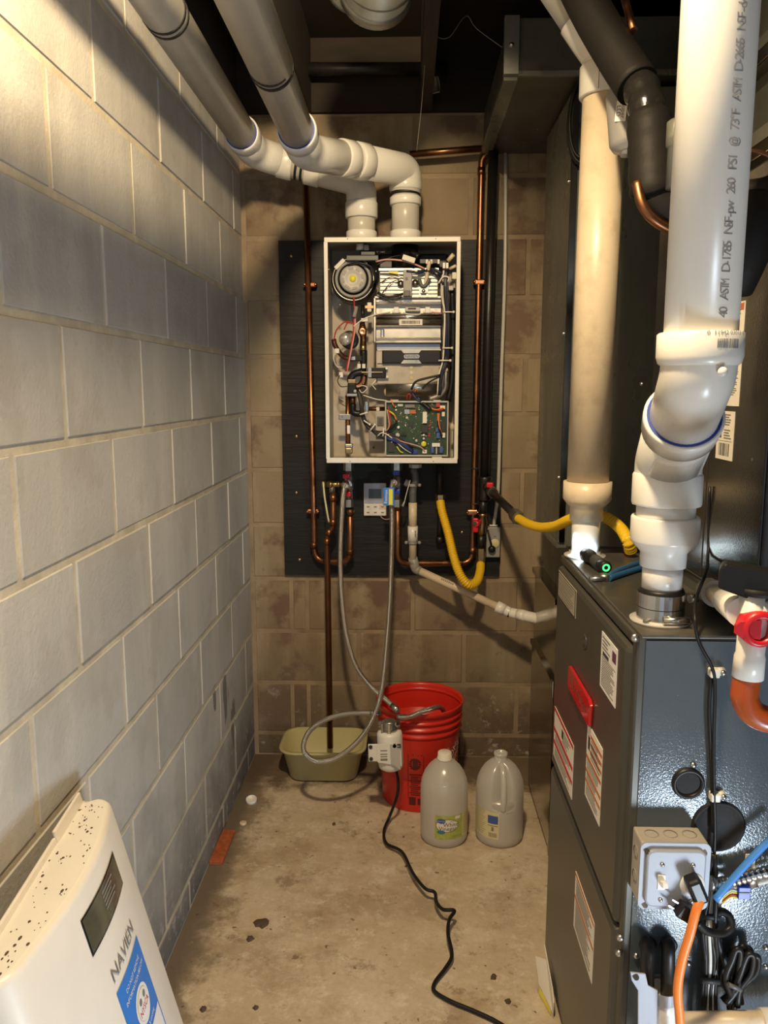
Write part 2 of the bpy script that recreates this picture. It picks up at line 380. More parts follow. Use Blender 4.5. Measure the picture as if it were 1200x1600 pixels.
def floor_mat():
    m = MATS['concrete_slab']; nt = m.node_tree; b = nt.nodes['Principled BSDF']; L = nt.links
    for n in list(nt.nodes):
        if n.type not in ('BSDF_PRINCIPLED', 'OUTPUT_MATERIAL'): nt.nodes.remove(n)
    geo = nd(nt, 'ShaderNodeNewGeometry'); pos = geo.outputs['Position']; sep = nd(nt, 'ShaderNodeSeparateXYZ'); L.new(pos, sep.inputs[0])
    def noise(scale, det=6, ro=.6, off=0.):
        v = nd(nt, 'ShaderNodeVectorMath', operation='ADD'); v.inputs[1].default_value = (off, off * .7, 0); L.new(pos, v.inputs[0])
        n = nd(nt, 'ShaderNodeTexNoise'); n.inputs['Scale'].default_value = scale; n.inputs['Detail'].default_value = det; n.inputs['Roughness'].default_value = ro; L.new(v.outputs[0], n.inputs['Vector']); return n.outputs['Fac']
    def rng(v, a, b_, c=0., d=1.):
        mr = nd(nt, 'ShaderNodeMapRange'); mr.inputs[1].default_value = a; mr.inputs[2].default_value = b_; mr.inputs[3].default_value = c; mr.inputs[4].default_value = d; L.new(v, mr.inputs[0]); return mr.outputs[0]
    def mix(f, A, B):
        mx = nd(nt, 'ShaderNodeMix', data_type='RGBA'); L.new(f, mx.inputs['Factor'])
        for k, x in (('A', A), ('B', B)):
            if isinstance(x, tuple): mx.inputs[k].default_value = (*x, 1)
            else: L.new(x, mx.inputs[k])
        return mx.outputs['Result']
    def op(o, a, b_):
        n = nd(nt, 'ShaderNodeMath', operation=o)
        for i, x in enumerate((a, b_)):
            if isinstance(x, (int, float)): n.inputs[i].default_value = x
            else: L.new(x, n.inputs[i])
        return n.outputs[0]
    c = mix(rng(noise(1.8), .40, .60), (.66, .555, .42), (.54, .43, .30))
    c = mix(rng(noise(6, 8, .7, 3.1), .48, .62, 0, .6), c, (.74, .65, .53))
    c = mix(rng(noise(4.2, 10, .74, 9.2), .50, .60, 0, .62), c, (.35, .25, .16))
    c = mix(rng(noise(9, 10, .78, 6.6), .555, .63, 0, .75), c, (.25, .175, .11))
    c = mix(rng(noise(14, 10, .8, 12.6), .53, .60, 0, .6), c, (.80, .72, .60))
    c = mix(rng(noise(60, 6, .7, 2.6), .35, .65, .0, .35), c, (.42, .33, .23))
    # damp band: along the left wall, and in the back corners
    dl = op('ADD', sep.outputs['X'], .584); n1 = op('MULTIPLY', noise(5, 10, .78, 1.7), .42)
    c = mix(rng(op('SUBTRACT', dl, n1), -.10, -.15, 0, .8), c, (.22, .165, .115))
    c = mix(rng(op('SUBTRACT', dl, op('MULTIPLY', noise(19, 6, .7, 7.7), .12)), .02, -.03, 0, .85), c, (.15, .12, .095))
    db = op('SUBTRACT', 2.876, sep.outputs['Y']); c = mix(rng(op('SUBTRACT', db, op('MULTIPLY', noise(8, 9, .75, 5.5), .55)), .0, -.10, 0, .85), c, (.13, .09, .06))
    c = mix(rng(noise(34, 3, .5, 4.4), .70, .73, 0, .8), c, (.09, .06, .04))       # dark specks
    c = mix(rng(noise(21, 4, .6, 8.3), .68, .70, 0, .75), c, (.16, .105, .065))
    L.new(c, b.inputs['Base Color']); L.new(rng(noise(4, 5, .6, 2.), .35, .65, .42, .75), b.inputs['Roughness']); b.inputs['Specular IOR Level'].default_value = .35
    bp = nd(nt, 'ShaderNodeBump'); bp.inputs['Strength'].default_value = .35; bp.inputs['Distance'].default_value = .004; L.new(noise(22, 7, .7), bp.inputs['Height']); L.new(bp.outputs[0], b.inputs['Normal'])
floor_mat()
def braid_mat():
    m = pm('braid', (.55, .53, .49), .3, metal=1.0); nt = m.node_tree; b = nt.nodes['Principled BSDF']; L = nt.links
    uv = nd(nt, 'ShaderNodeUVMap'); sp = nd(nt, 'ShaderNodeSeparateXYZ'); L.new(uv.outputs[0], sp.inputs[0])
    def line(sg):
        a = nd(nt, 'ShaderNodeMath', operation='MULTIPLY_ADD'); L.new(sp.outputs[1], a.inputs[0]); a.inputs[1].default_value = sg * 260; u = nd(nt, 'ShaderNodeMath', operation='MULTIPLY'); L.new(sp.outputs[0], u.inputs[0]); u.inputs[1].default_value = 8; L.new(u.outputs[0], a.inputs[2])
        s = nd(nt, 'ShaderNodeMath', operation='MULTIPLY'); L.new(a.outputs[0], s.inputs[0]); s.inputs[1].default_value = 2 * PI
        t = nd(nt, 'ShaderNodeMath', operation='SINE'); L.new(s.outputs[0], t.inputs[0]); return t.outputs[0]
    mx = nd(nt, 'ShaderNodeMath', operation='MAXIMUM'); L.new(line(1), mx.inputs[0]); L.new(line(-1), mx.inputs[1])
    mr = nd(nt, 'ShaderNodeMapRange'); mr.inputs[1].default_value = -.6; mr.inputs[2].default_value = .6; L.new(mx.outputs[0], mr.inputs[0])
    cm = nd(nt, 'ShaderNodeMix', data_type='RGBA'); L.new(mr.outputs[0], cm.inputs['Factor']); cm.inputs['A'].default_value = (.22, .21, .20, 1); cm.inputs['B'].default_value = (.86, .83, .78, 1); L.new(cm.outputs['Result'], b.inputs['Base Color'])
    bp = nd(nt, 'ShaderNodeBump'); bp.inputs['Strength'].default_value = .8; bp.inputs['Distance'].default_value = .001; L.new(mx.outputs[0], bp.inputs['Height']); L.new(bp.outputs[0], b.inputs['Normal'])
braid_mat()
def jug_mat(name, tint, see, tr, df):
    m = bpy.data.materials.new(name); m.use_nodes = True; nt = m.node_tree; L = nt.links
    for n in list(nt.nodes): nt.nodes.remove(n)
    out = nd(nt, 'ShaderNodeOutputMaterial'); t = nd(nt, 'ShaderNodeBsdfTransparent'); tl = nd(nt, 'ShaderNodeBsdfTranslucent'); d = nd(nt, 'ShaderNodeBsdfDiffuse'); g = nd(nt, 'ShaderNodeBsdfGlossy')
    t.inputs[0].default_value = (*tint, 1); tl.inputs[0].default_value = (*tint, 1); d.inputs[0].default_value = (*tint, 1); g.inputs['Roughness'].default_value = .22
    a = nd(nt, 'ShaderNodeMixShader'); a.inputs[0].default_value = tr; L.new(d.outputs[0], a.inputs[1]); L.new(tl.outputs[0], a.inputs[2])
    b = nd(nt, 'ShaderNodeMixShader'); b.inputs[0].default_value = see; L.new(a.outputs[0], b.inputs[1]); L.new(t.outputs[0], b.inputs[2])
    c = nd(nt, 'ShaderNodeMixShader'); c.inputs[0].default_value = .09; L.new(b.outputs[0], c.inputs[1]); L.new(g.outputs[0], c.inputs[2]); L.new(c.outputs[0], out.inputs[0]); MATS[name] = m
jug_mat('jug_plastic', (.97, .96, .94), .30, .5, .3)
jug_mat('jug_liquid', (.88, .85, .79), .40, .5, .3)
# ================================================================ the setting
D = 2.876; XL = -0.584; ZT = 2.325; CZ = 0.2032
floor = struct(MB().box(-0.75, 2.6, -2.2, 3.05, -0.10, 0.0).build('floor', 'concrete_slab'))
floor['label'] = 'stained tan concrete floor'
def block_mesh(name, L, H, mat, axis):
    """one concrete block, its front face toward +X (axis x) or -Y (axis y), chamfered edges; centre of the front face at the origin"""
    a, b, t, c = L / 2, H / 2, 0.10, 0.004
    pts = [(-a, 0.006, -b), (a, 0.006, -b), (a, 0.006, b), (-a, 0.006, b), (-a + c, 0, -b + c), (a - c, 0, -b + c), (a - c, 0, b - c), (-a + c, 0, b - c), (-a, t, -b), (a, t, -b), (a, t, b), (-a, t, b)]
    fs = [(4, 5, 6, 7), (0, 1, 5, 4), (1, 2, 6, 5), (2, 3, 7, 6), (3, 0, 4, 7), (0, 8, 9, 1), (1, 9, 10, 2), (2, 10, 11, 3), (3, 11, 8, 0), (8, 11, 10, 9)]
    if axis == 'x': pts = [(-y, x, z) for x, y, z in pts]
    me = bpy.data.meshes.new(name); me.from_pydata(pts, [], fs); me.materials.append(MATS[mat]); me.update(); return me
MORTAR = 0.011
def block_wall(root, axis, start, end, offs, pitch, mat, extra=None):
    cache = {}
    for n in range(-1, 11):
        z0 = 0.090 + CZ * n; z1 = z0 + CZ
        if n == -1: z0 = 0.0
        if n == 10: z1 = ZT
        z0 += MORTAR / 2; z1 -= MORTAR / 2
        o = offs[n % 2]; js = []
        k = math.floor((start - o) / pitch)
        while o + k * pitch < end: js.append(o + k * pitch); k += 1
        js = sorted(set([start] + [j for j in js if start + .05 < j < end - .05] + [j for j in (extra or {}).get(n, [])] + [end]))
        for a, b in zip(js, js[1:]):
            a2, b2 = a + MORTAR / 2, b - MORTAR / 2
            L = round(b2 - a2, 3); H = round(z1 - z0, 3)
            if (L, H) not in cache: cache[(L, H)] = block_mesh('concrete_block', L, H, mat, axis)
            ob = bpy.data.objects.new('concrete_block', cache[(L, H)]); COL.objects.link(ob); ob.parent = root
            j = random.uniform(-.0012, .0012); c = (a2 + b2) / 2; zc = (z0 + z1) / 2
            ob.location = (Vector((XL + j, c, zc)) if axis == 'x' else Vector((c, D + j, zc))) - WLOC[root.name]
wl = struct(MB().box(XL - .22, XL - .0025, -1.2, D + .2, 0, ZT).build('wall_left', 'mortar'))
wl['label'] = 'grey concrete block wall lit from above'
block_wall(wl, 'x', -0.25, D - .004, {1: 2.742, 0: 2.537}, 0.397, 'block_left')
wb = struct(MB().box(XL - .2, 2.6, D + .0025, D + .2, 0, ZT).build('wall_back', 'mortar_back'))
wb['label'] = 'brown stained concrete block wall behind the heater'
block_wall(wb, 'y', XL + .006, 1.4, {1: -0.182, 0: 0.020}, 0.395, 'block_back', extra={0: [-.437], 2: [-.434]})
wr = struct(MB().box(2.4, 2.6, -2.2, D, 0, ZT).build('wall_right', 'mortar_back'))
# ceiling: subfloor with joists along the room and a rim board on the wall
ceil = struct(MB().box(-0.8, 2.6, -2.2, 3.05, 2.56, 2.60).build('ceiling', 'wood_dark_shaded'))
for xj in (-0.352, 0.055, 0.461, 0.87, 1.27, 1.68, 2.08):
    MB().box(xj - .019, xj + .019, -2.2, 2.86, 2.326, 2.56).build('joist', 'wood_joist', ceil)
MB().box(-0.78, 2.6, 2.862, 2.90, 2.327, 2.56).build('rim_board', 'wood_dark_shaded', ceil)  # extra dark tone stands in for less lamp light on this board
MB().box(-0.78, -0.585, -2.2, 2.86, 2.327, 2.56).build('sill_board', 'wood_joist', ceil)

# ================================================================ ducts
# return drop beside the furnace (galvanised, polished by its protective film)
XD = 0.43; YD0, YD1 = 2.23, 2.65; ZB = 2.19
rd = thing('return_duct', 'tall shiny sheet metal duct standing on the floor behind the furnace', 'duct', (XD, YD0, 0))
MB().box(XD, 0.98, YD0, YD1, .02, .545).build('lower_section', 'galv', rd, bevel=.003)
MB().box(XD + .004, 0.98, YD0, YD1, .545, .80).build('middle_section', 'galv', rd, bevel=.002)
MB().box(XD + .03, 0.98, YD0 + .01, YD1 - .01, .80, .955).build('filter_slot', 'duct_dark', rd)
MB().box(XD, 0.98, YD0, YD1, .955, ZB - .013).build('upper_section', 'galv_dark', rd, bevel=.003)
MB().box(XD - .006, XD + .02, YD0 - .004, YD1, .785, .802).build('flange', 'galv', rd)
MB().box(XD - .006, XD + .02, YD0 - .004, YD1, .535, .549).build('flange', 'galv', rd)
MB().box(XD - .008, XD + .02, YD0 - .004, YD1, .953, .965).build('flange', 'galv_dark', rd)
MB().box(XD - .010, XD + .03, YD0 - .03, YD0 - .004, .515, .565).build('corner_clip', 'galv', rd, bevel=.002)
MB().box(XD - .004, XD + .014, YD0 - .014, YD0, .02, .515).build('corner_strip', 'galv', rd)
MB().box(XD - .003, XD + .012, YD0 - .012, YD0, .97, ZB - .013).build('corner_strip', 'galv', rd)
for z in (1.15, 1.55, 1.95): MB().sphere((XD - .001, YD0 + .03, z), .006).build('screw', 'screw', rd)
# overhead trunk
td = thing('overhead_duct', 'dark rectangular sheet metal trunk duct under the joists at top right', 'duct', (0.6, 2.4, ZB))
MB().box(.252, 1.3, 2.18, D - .003, ZB, 2.325).build('trunk_body', 'duct_dark', td, bevel=.003)
MB().box(.238, .275, 2.166, 2.184, ZB - .002, 2.325).build('corner_flange', 'galv_round', td)
MB().box(.240, .275, 2.184, D - .003, ZB - .012, ZB).build('drive_cleat', 'galv_dark', td)
MB().box(.275, 1.3, 2.170, 2.180, ZB - .006, ZB + .006).build('hem', 'galv_dark', td)
for p in ((.256, 2.163, 2.255),): MB().sphere(p, .006).build('rivet', 'screw', td)
# round duct
rdk = thing('round_duct', 'round galvanised duct end hanging from the ceiling above the heater', 'duct', P(585, 0, 2.05))
a = P(610, -150, 1.78); b = P(586, -8, 2.05); dv = (b - a).normalized()
MB().lathe([(.082, 0), (.082, (b - a).length - .03), (.086, (b - a).length - .028), (.086, (b - a).length), (.078, (b - a).length), (.076, (b - a).length - .10), (.0, (b - a).length - .11)], align(dv, a), 32).build('pipe_section', 'galv_round', rdk)
MB().lathe([(.0835, (b - a).length - .075), (.088, (b - a).length - .07), (.0835, (b - a).length - .065)], align(dv, a), 32, caps=False).build('crimp_bead', 'galv_round', rdk)
c2 = P(556, -14, 2.09)
MB().lathe([(.070, -.12), (.070, -.006), (.074, 0), (.068, 0), (.066, -.09), (0, -.1)], align((c2 - P(575, -120, 1.93)).normalized(), c2), 32).build('collar', 'galv_round', rdk)
# pipe across the rim board and its hanger
ip = MB().tube([P(395, 108, 2.80), P(700, 108, 2.80)], .021, 12).build('drain_line', 'iron_black'); tag(ip, 'dark pipe running across below the subfloor at the back', 'pipe')
hg = MB(); c = P(678, 126, 2.80)
hg.lathe([(.034, -.010), (.036, -.010), (.036, .010), (.034, .010)], align((1, -.25, .15), c), 20, arc=PI * .9, caps=False); hg = hg.build('pipe_hanger', 'pvc_cream', solid=.004); tag(hg, 'pale curved hanger strap hooked over the dark ceiling pipe', 'hanger')
oc = MB().tube([P(640, 241, 2.80), P(752, 232, 2.80)], .011, 12).build('copper_branch', 'copper'); tag(oc, 'short horizontal copper pipe below the joists right of the vents', 'pipe')
web = MB().tube(catmull([P(666, 26, 2.45), P(680, 55, 2.45), P(702, 58, 2.46), P(728, 25, 2.48), P(745, 45, 2.5), P(790, 78, 2.5)], 5), .0009, 5)
web.tube(catmull([P(668, 30, 2.45), P(660, 150, 2.5), P(651, 236, 2.6)], 5), .0006, 5)
tag(web.build('cobweb', 'cobweb'), 'dusty cobweb strands hanging below the ceiling', 'cobweb')

# ================================================================ board behind the heater
YB = 2.858
bl = P(440, 640, YB).x; br = P(786, 640, YB).x; zt = P(600, 375, YB).z; zb = P(600, 899, YB).z
bd = thing('mounting_board', 'black stained plywood board fixed to the back wall behind the heater', 'board', ((bl + br) / 2, YB, zb))
MB().box(bl, br, YB, D - .003, zb, zt).build('plywood_panel', 'black_ply', bd, bevel=.001)
for (x, y) in ((463, 682), (463, 770), (468, 875), (552, 800), (722, 832), (455, 400)):
    MB().sphere(P(x, y, YB), .006, sc=(1, .5, 1)).build('screw_head', 'brass', bd)
# ================================================================ vent pipes above the heater
def ring(mb, p, d, r, L, w=.0): return mb.cyl(Vector(p) - Vector(d).normalized() * L / 2, Vector(p) + Vector(d).normalized() * L / 2, r, seg=28)
def sleeve(p, d, r, L, lip=.0025, inner=None):
    """pipe fitting socket with a small lip, centred at p along d"""
    inner = inner or r - .006; h = L / 2
    return MB().lathe([(inner, -h), (r - lip, -h), (r, -h + .003), (r, h - .003), (r - lip, h), (inner, h)], align(d, p), 32)
RP = .0445
v1 = thing('exhaust_vent', 'left white plastic vent pipe running along the block wall to the heater', 'vent pipe', (-.154, 2.68, 1.875))
A = Vector((-.495, 2.50, 2.143)); B = Vector((-.488, .55, 2.146))
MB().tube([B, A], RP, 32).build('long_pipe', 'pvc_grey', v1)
r0, r1 = Vector((-.40, 2.675, 2.118)), Vector((-.205, 2.69, 2.074)); d12 = (r1 - r0).normalized()
path = fillet([A + Vector((0, -.02, 0)), (-.490, 2.635, 2.137), r0], .09, 10)
MB().tube(path, .049, 32).build('elbow', 'pvc_fit', v1)
sleeve(A + Vector((0, -.01, 0)), (0, 1, 0), .0525, .06).build('elbow_socket', 'pvc_white', v1)
MB().lathe([(.0447, 0), (.0475, 0)], align((0, 1, 0), A + Vector((0, -.0405, 0))), 32, caps=False).build('glue_ring', 'blue_solvent', v1)
sleeve(r0 + d12 * .004, d12, .0525, .05).build('elbow_socket', 'pvc_white', v1)
MB().tube([r0, r1], RP, 28).build('short_pipe', 'pvc_grey', v1)
for q in (.042, .060): ring(MB(), r0 + d12 * q, d12, RP + .0015, .008).build('marker_band', 'black_band', v1)
sleeve(r0 + d12 * .094, d12, .0525, .05).build('elbow_socket', 'pvc_white', v1)
MB().tube(fillet([r0 + d12 * .115, (-.154, 2.685, 2.060), (-.154, 2.68, 1.96)], .075, 10), .049, 32).build('elbow', 'pvc_fit', v1)
sleeve((-.154, 2.68, 1.968), (0, 0, 1), .0525, .05).build('elbow_socket', 'pvc_fit', v1)
MB().tube([(-.154, 2.68, 1.965), (-.154, 2.68, 1.8745)], RP, 28).build('riser', 'pvc_grey', v1)
sleeve((-.154, 2.68, 1.889), (0, 0, 1), .050, .028).build('heater_collar', 'pvc_white', v1)
for yb in (1.70, ):
    for k in (0, .022): ring(MB(), (B.x + (A.x - B.x) * .55, yb + k, 2.145), (0, 1, 0), RP + .002, .009).build('marker_band', 'black_band', v1)

v2 = thing('intake_vent', 'right white plastic vent pipe crossing to the right above the heater', 'vent pipe', (-.012, 2.68, 1.875))
A = Vector((-.291, 2.20, 2.058)); B = Vector((-.285, .55, 2.066))
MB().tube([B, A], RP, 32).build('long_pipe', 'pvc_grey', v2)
e = Vector((-.02, 2.66, 2.090)); k1 = Vector((-.291, 2.345, 2.055))
MB().tube(fillet([A + Vector((0, -.02, 0)), k1, k1.lerp(e, .42)], .10, 10), .049, 32).build('elbow', 'pvc_fit', v2)
sleeve(A + Vector((0, -.01, 0)), (0, 1, 0), .0525, .06).build('elbow_socket', 'pvc_white', v2)
MB().lathe([(.0447, 0), (.0480, 0)], align((0, 1, 0), A + Vector((0, -.0405, 0))), 32, caps=False).build('glue_ring', 'blue_solvent', v2)
dd = (e - k1).normalized(); q = k1.lerp(e, .38)
sleeve(q, dd, .0535, .048).build('elbow_socket', 'pvc_white', v2)
MB().tube([q, q + dd * .09], RP + .002, 28).build('short_pipe', 'pvc_fit', v2)
sleeve(q + dd * .062, dd, .0535, .048).build('elbow_socket', 'pvc_white', v2)
MB().tube(fillet([q + dd * .05, e + Vector((.012, .02, 0)), (-.012, 2.68, 2.02)], .085, 12), .0495, 32).build('elbow', 'pvc_fit', v2)
sleeve((-.012, 2.68, 2.042), (0, 0, 1), .0528, .03).build('elbow_socket', 'pvc_fit', v2)
MB().tube([(-.012, 2.68, 2.03), (-.012, 2.68, 1.8745)], RP, 28).build('riser', 'pvc_grey', v2)
for z in (2.018,): ring(MB(), (-.012, 2.68, z), (0, 0, 1), RP + .003, .010).build('marker_band', 'black_band', v2)
sleeve((-.012, 2.68, 1.995), (0, 0, 1), .0505, .026).build('socket', 'pvc_white', v2)
sleeve((-.012, 2.68, 1.889), (0, 0, 1), .050, .028).build('heater_collar', 'pvc_white', v2)
for k in (0, .026): ring(MB(), (-.288, 1.765 - k, 2.06), (0, 1, 0), RP + .0025, .010).build('marker_band', 'black_band', v2)
MB().tube([(-.285, .56, 2.0658), (-.287, 1.752, 2.0606)], RP + .0022, 32).build('bell_end_pipe', 'pvc_grey', v2)

# ================================================================ tankless water heater, front cover off
YH = 2.62
hx0 = (P(506, 372, YH).x + P(511, 722, YH).x) / 2; hx1 = (P(720, 372, YH).x + P(714, 722, YH).x) / 2
hz1 = P(612, 371, YH).z; hz0 = P(612, 723, YH).z
ht = thing('tankless_water_heater', 'open white tankless water heater with its burner, fan and circuit board exposed', 'water heater', ((hx0 + hx1) / 2, 2.74, hz0))
t = .002
MB().box(hx0, hx1, YB - .004, YB - .002, hz0, hz1).build('back_panel', 'white_inner', ht)
MB().box(hx0, hx0 + t, YH, YB - .002, hz0, hz1).build('side_panel', 'white_inner', ht)
MB().box(hx1 - t, hx1, YH, YB - .002, hz0, hz1).build('side_panel', 'white_inner', ht)
MB().box(hx0, hx1, YH, YB - .002, hz1 - t, hz1).build('top_panel', 'white_inner', ht)
MB().box(hx0, hx1, YH, YB - .002, hz0, hz0 + t).build('bottom_panel', 'white_inner', ht)
MB().box(hx0 - .0015, hx0 + .011, YH - .003, YH + .004, hz0 + .012, hz1 - .012).build('front_flange', 'white_paint', ht, bevel=.0012)
MB().box(hx1 - .011, hx1 + .0015, YH - .003, YH + .004, hz0 + .012, hz1 - .012).build('front_flange', 'white_paint', ht, bevel=.0012)
MB().box(hx0, hx1, YH - .004, YH + .004, hz1 - .014, hz1 + .001).build('front_flange', 'white_paint', ht, bevel=.0012)
MB().box(hx0, hx1, YH - .004, YH + .004, hz0 - .001, hz0 + .016).build('front_flange', 'white_paint', ht, bevel=.0012)
for (x, y) in ((543, 373), (681, 373), (547, 721), (677, 721)):
    MB().cyl(P(x, y, YH - .005), P(x, y, YH - .0035), .0016, seg=8).build('screw_hole', 'ink', ht)
def hp(cx, cy, d): return P(480 + cx / 4, 340 + cy / 4, YH + d)      # pixels of a 4x enlargement of the heater, depth behind its front edge
def hs(n, d=.1): return n / 4 * (YH + d) * .97 / F
def hbox(cx0, cy0, cx1, cy1, d0, d1): return pbox(480 + cx0 / 4, 340 + cy0 / 4, 480 + cx1 / 4, 340 + cy1 / 4, YH + d0, YH + d1)
def htube(pts, r, seg=10, sm=5): return MB().tube(catmull([hp(*p) for p in pts], sm) if sm else [hp(*p) for p in pts], r, seg)
YN = (0, -1, 0)
# --- fan
fc = hp(290, 390, .09)
fan = MB().lathe([(.055, -.09), (.074, -.07), (.076, -.01), (.072, .012), (.066, .020), (.058, .024), (.052, .018), (.046, .014), (.0, .012)], align(YN, fc), 44).build('fan_housing', 'black_plastic', ht)
MB().lathe([(.066, .0205), (.0685, .0215), (.070, .017)], align(YN, fc), 44, caps=False).build('rim_bead', 'steel_soft', fan)
MB().lathe([(.0505, .020), (.053, .0245), (.0555, .0245), (.058, .024)], align(YN, fc), 44, caps=False).build('rim_bead', 'grey_plastic', fan)
cap = MB().lathe([(.044, .010), (.044, .030), (.041, .036), (.033, .040), (.023, .0385), (.018, .036), (.014, .036), (.0, .036)], align(YN, fc), 40).build('motor_cap', 'grey_light', fan)
for k in range(8):
    a = k * PI / 4 + .2; M = align(YN, fc) @ Matrix.Rotation(a, 4, 'Z') @ Matrix.Translation((.0315, 0, .0395))
    MB().box(-.0035, .0035, -.008, .008, -.001, .0015, M).build('slot_rib', 'grey_plastic', fan, bevel=.0008)
MB().lathe([(.0105, .034), (.0105, .0385), (.0, .0385)], align(YN, fc), 20).build('round_sticker', 'yellow', fan)
M = align(YN, fc) @ Matrix.Rotation(.0, 4, 'Z')
MB().poly([(-.020, -.006), (.020, -.006), (.020, .006), (-.020, .006)], frame(hp(203, 290, .066), (.72, 0, .69), (-.69, 0, .72)), .0012).build('paper_strip', 'paper', fan)
hbox(245, 235, 445, 268, .05, .16).build('outlet_flange', 'grey_dark', fan, bevel=.002)
hbox(330, 205, 430, 240, .06, .15).build('outlet_throat', 'black_plastic', fan, bevel=.004)
MB().tube(catmull([hp(255, 300, .055), hp(330, 285, .05), hp(400, 310, .052), hp(425, 380, .06), hp(395, 440, .07)], 5), .004, 8).build('fan_cable', 'black_rubber', fan)
for (x, y) in ((135, 325), (205, 545), (430, 335), (440, 215), (480, 215)): MB().sphere(hp(x, y, .07), .004).build('screw', 'screw', fan)
# --- top: collar nut and bracket, dark flue parts
MB().lathe([(.013, 0), (.013, .02)], align((0, 0, -1), hp(330, 165, .08)), 14).build('collar_nut', 'paper', ht)
hbox(355, 170, 385, 203, .07, .075).build('bracket', 'galv_round', ht)
htube([(450, 216, .07), (490, 214, .07)], .003, 8, 0).build('bolt', 'steel', ht)
MB().lathe([(.045, 0), (.045, .11)], align((0, 0, -1), hp(610, 150, .14)), 28).build('flue_adapter', 'black_plastic', ht)
hbox(445, 225, 880, 320, .13, .2).build('upper_manifold', 'black_plastic', ht, bevel=.006)
htube([(590, 262, .05), (640, 215, .08), (700, 250, .07)], .012, 10).build('gas_elbow', 'black_plastic', ht)
M = frame(hp(635, 262, .035), (.93, 0, -.30), (.30, 0, .93))
MB().box(-.021, .021, -.0085, .0085, 0, .016, M).build('plug_connector', 'paper', ht, bevel=.002)
hbox(700, 255, 830, 290, .06, .1).build('gas_valve', 'black_plastic', ht, bevel=.003)
for x in (742, 770, 815): hbox(x, 262, x + 12, 288, .05, .062).build('terminal', 'wire_white', ht)
htube([(765, 270, .04), (750, 350, .05), (735, 435, .055)], .0065, 10).build('pressure_tube', 'pvc_cream', ht)
htube([(915, 230, .05), (880, 270, .06)], .007, 10, 0).build('pressure_tube', 'pvc_cream', ht)
htube([(930, 300, .05), (890, 320, .06)], .005, 10, 0).build('pressure_tube', 'pvc_cream', ht)
for (x, y) in ((855, 295), (875, 295)): hbox(x - 8, y - 14, x + 8, y + 22, .05, .07).build('spade_terminal', 'white_plastic', ht, bevel=.001)
hbox(905, 340, 935, 385, .06, .1).build('pressure_switch', 'paper', ht, bevel=.004)
hbox(880, 425, 915, 455, .06, .1).build('sensor_block', 'grey_light', ht, bevel=.003)
# --- burner casting with ribs
bn = hbox(450, 320, 820, 498, .07, .19).build('burner_casting', 'alu_cast', ht, bevel=.003)
for k in range(7):
    y = 340 + k * 24; hbox(455, y, 815, y + 15, .063, .071).build('cast_rib', 'alu_cast', bn, bevel=.001)
hbox(745, 385, 757, 495, .058, .066).build('cast_rib', 'alu_cast', bn); hbox(700, 385, 711, 495, .058, .066).build('cast_rib', 'alu_cast', bn)
hbox(448, 316, 822, 330, .058, .08).build('top_flange', 'steel_soft', bn)
ig = hbox(600, 325, 655, 492, .030, .07).build('ignition_transformer', 'grey_plastic', ht, bevel=.002)
hbox(612, 372, 630, 392, .0292, .031).build('moulded_mark', 'grey_dark', ig); hbox(605, 455, 645, 492, .026, .05).build('plug_connector', 'grey_dark', ig, bevel=.002)
for (x, y) in ((585, 415), (675, 410)):
    o = MB().lathe([(.011, 0), (.011, .010), (.007, .010), (.007, .016), (0, .016)], align(YN, hp(x, y, .062)), 16).build('stud_nut', 'steel', ht)
hbox(510, 335, 568, 354, .0575, .0585).build('warning_sticker', 'yellow', ht); hbox(672, 332, 700, 345, .0575, .0585).build('warning_sticker', 'yellow', ht)
MB().poly([(-.013, -.016), (.013, -.016), (.016, .02), (-.016, .02)], frame(hp(730, 440, .055), (1, 0, 0), (0, 0, 1)), .004).build('electrode_plate', 'steel', ht)
MB().sphere(hp(727, 458, .050), .006).build('screw', 'steel', ht)
htube([(700, 385, .05), (715, 425, .048), (740, 425, .048), (765, 380, .05)], .006, 8).build('electrode_shroud', 'grey_dark', ht)
# --- primary heat exchanger: pressed steel in bands
hx = hbox(420, 490, 838, 785, .085, .20).build('heat_exchanger', 'steel_soft', ht, bevel=.002)
def band(y0, y1, d0, d1, mat, name='steel_band', x0=418, x1=840): return hbox(x0, y0, x1, y1, d0, d1).build(name, mat, hx, bevel=.0025)
band(488, 505, .068, .09, 'steel_soft'); band(510, 530, .074, .09, 'steel'); band(536, 542, .062, .09, 'steel'); band(552, 556, .072, .09, 'steel')
band(596, 606, .072, .09, 'steel_soft')
MB().tube([hp(428, 618, .085), hp(840, 618, .085)], .006, 14).build('steel_band', 'steel', hx)
MB().tube([hp(428, 652, .090), hp(840, 652, .090)], .0135, 18).build('rounded_band', 'steel', hx)
band(676, 684, .064, .09, 'steel'); band(750, 756, .062, .09, 'steel'); band(766, 784, .060, .10, 'steel_soft', x0=412)
hbox(465, 688, 832, 748, .078, .088).build('recess_plate', 'steel_soft', hx); hbox(458, 695, 482, 748, .072, .088).build('recess_edge', 'steel', hx, bevel=.003)
hbox(414, 500, 430, 780, .058, .085).build('edge_strip', 'steel_soft', hx, bevel=.002)
lb = hbox(575, 635, 720, 672, .0735, .0755).build('barcode_label', 'paper', hx)
m = MB(); random.seed(3); x = 590
while x < 706:
    wd = random.choice((1.5, 2.5, 4)); q = hbox(x, 643, x + wd, 664, .0728, .0735); m.add(q.v, q.f); x += wd + random.choice((1.5, 2.5))
m.build('barcode', 'ink', lb)
for x in (557, 753):
    o = hbox(x - 16, 558, x + 16, 596, .052, .075).build('sensor_clip', 'white_plastic', ht, bevel=.002)
    hbox(x - 28, 580, x + 28, 594, .056, .07).build('clip_foot', 'paper', o, bevel=.001)
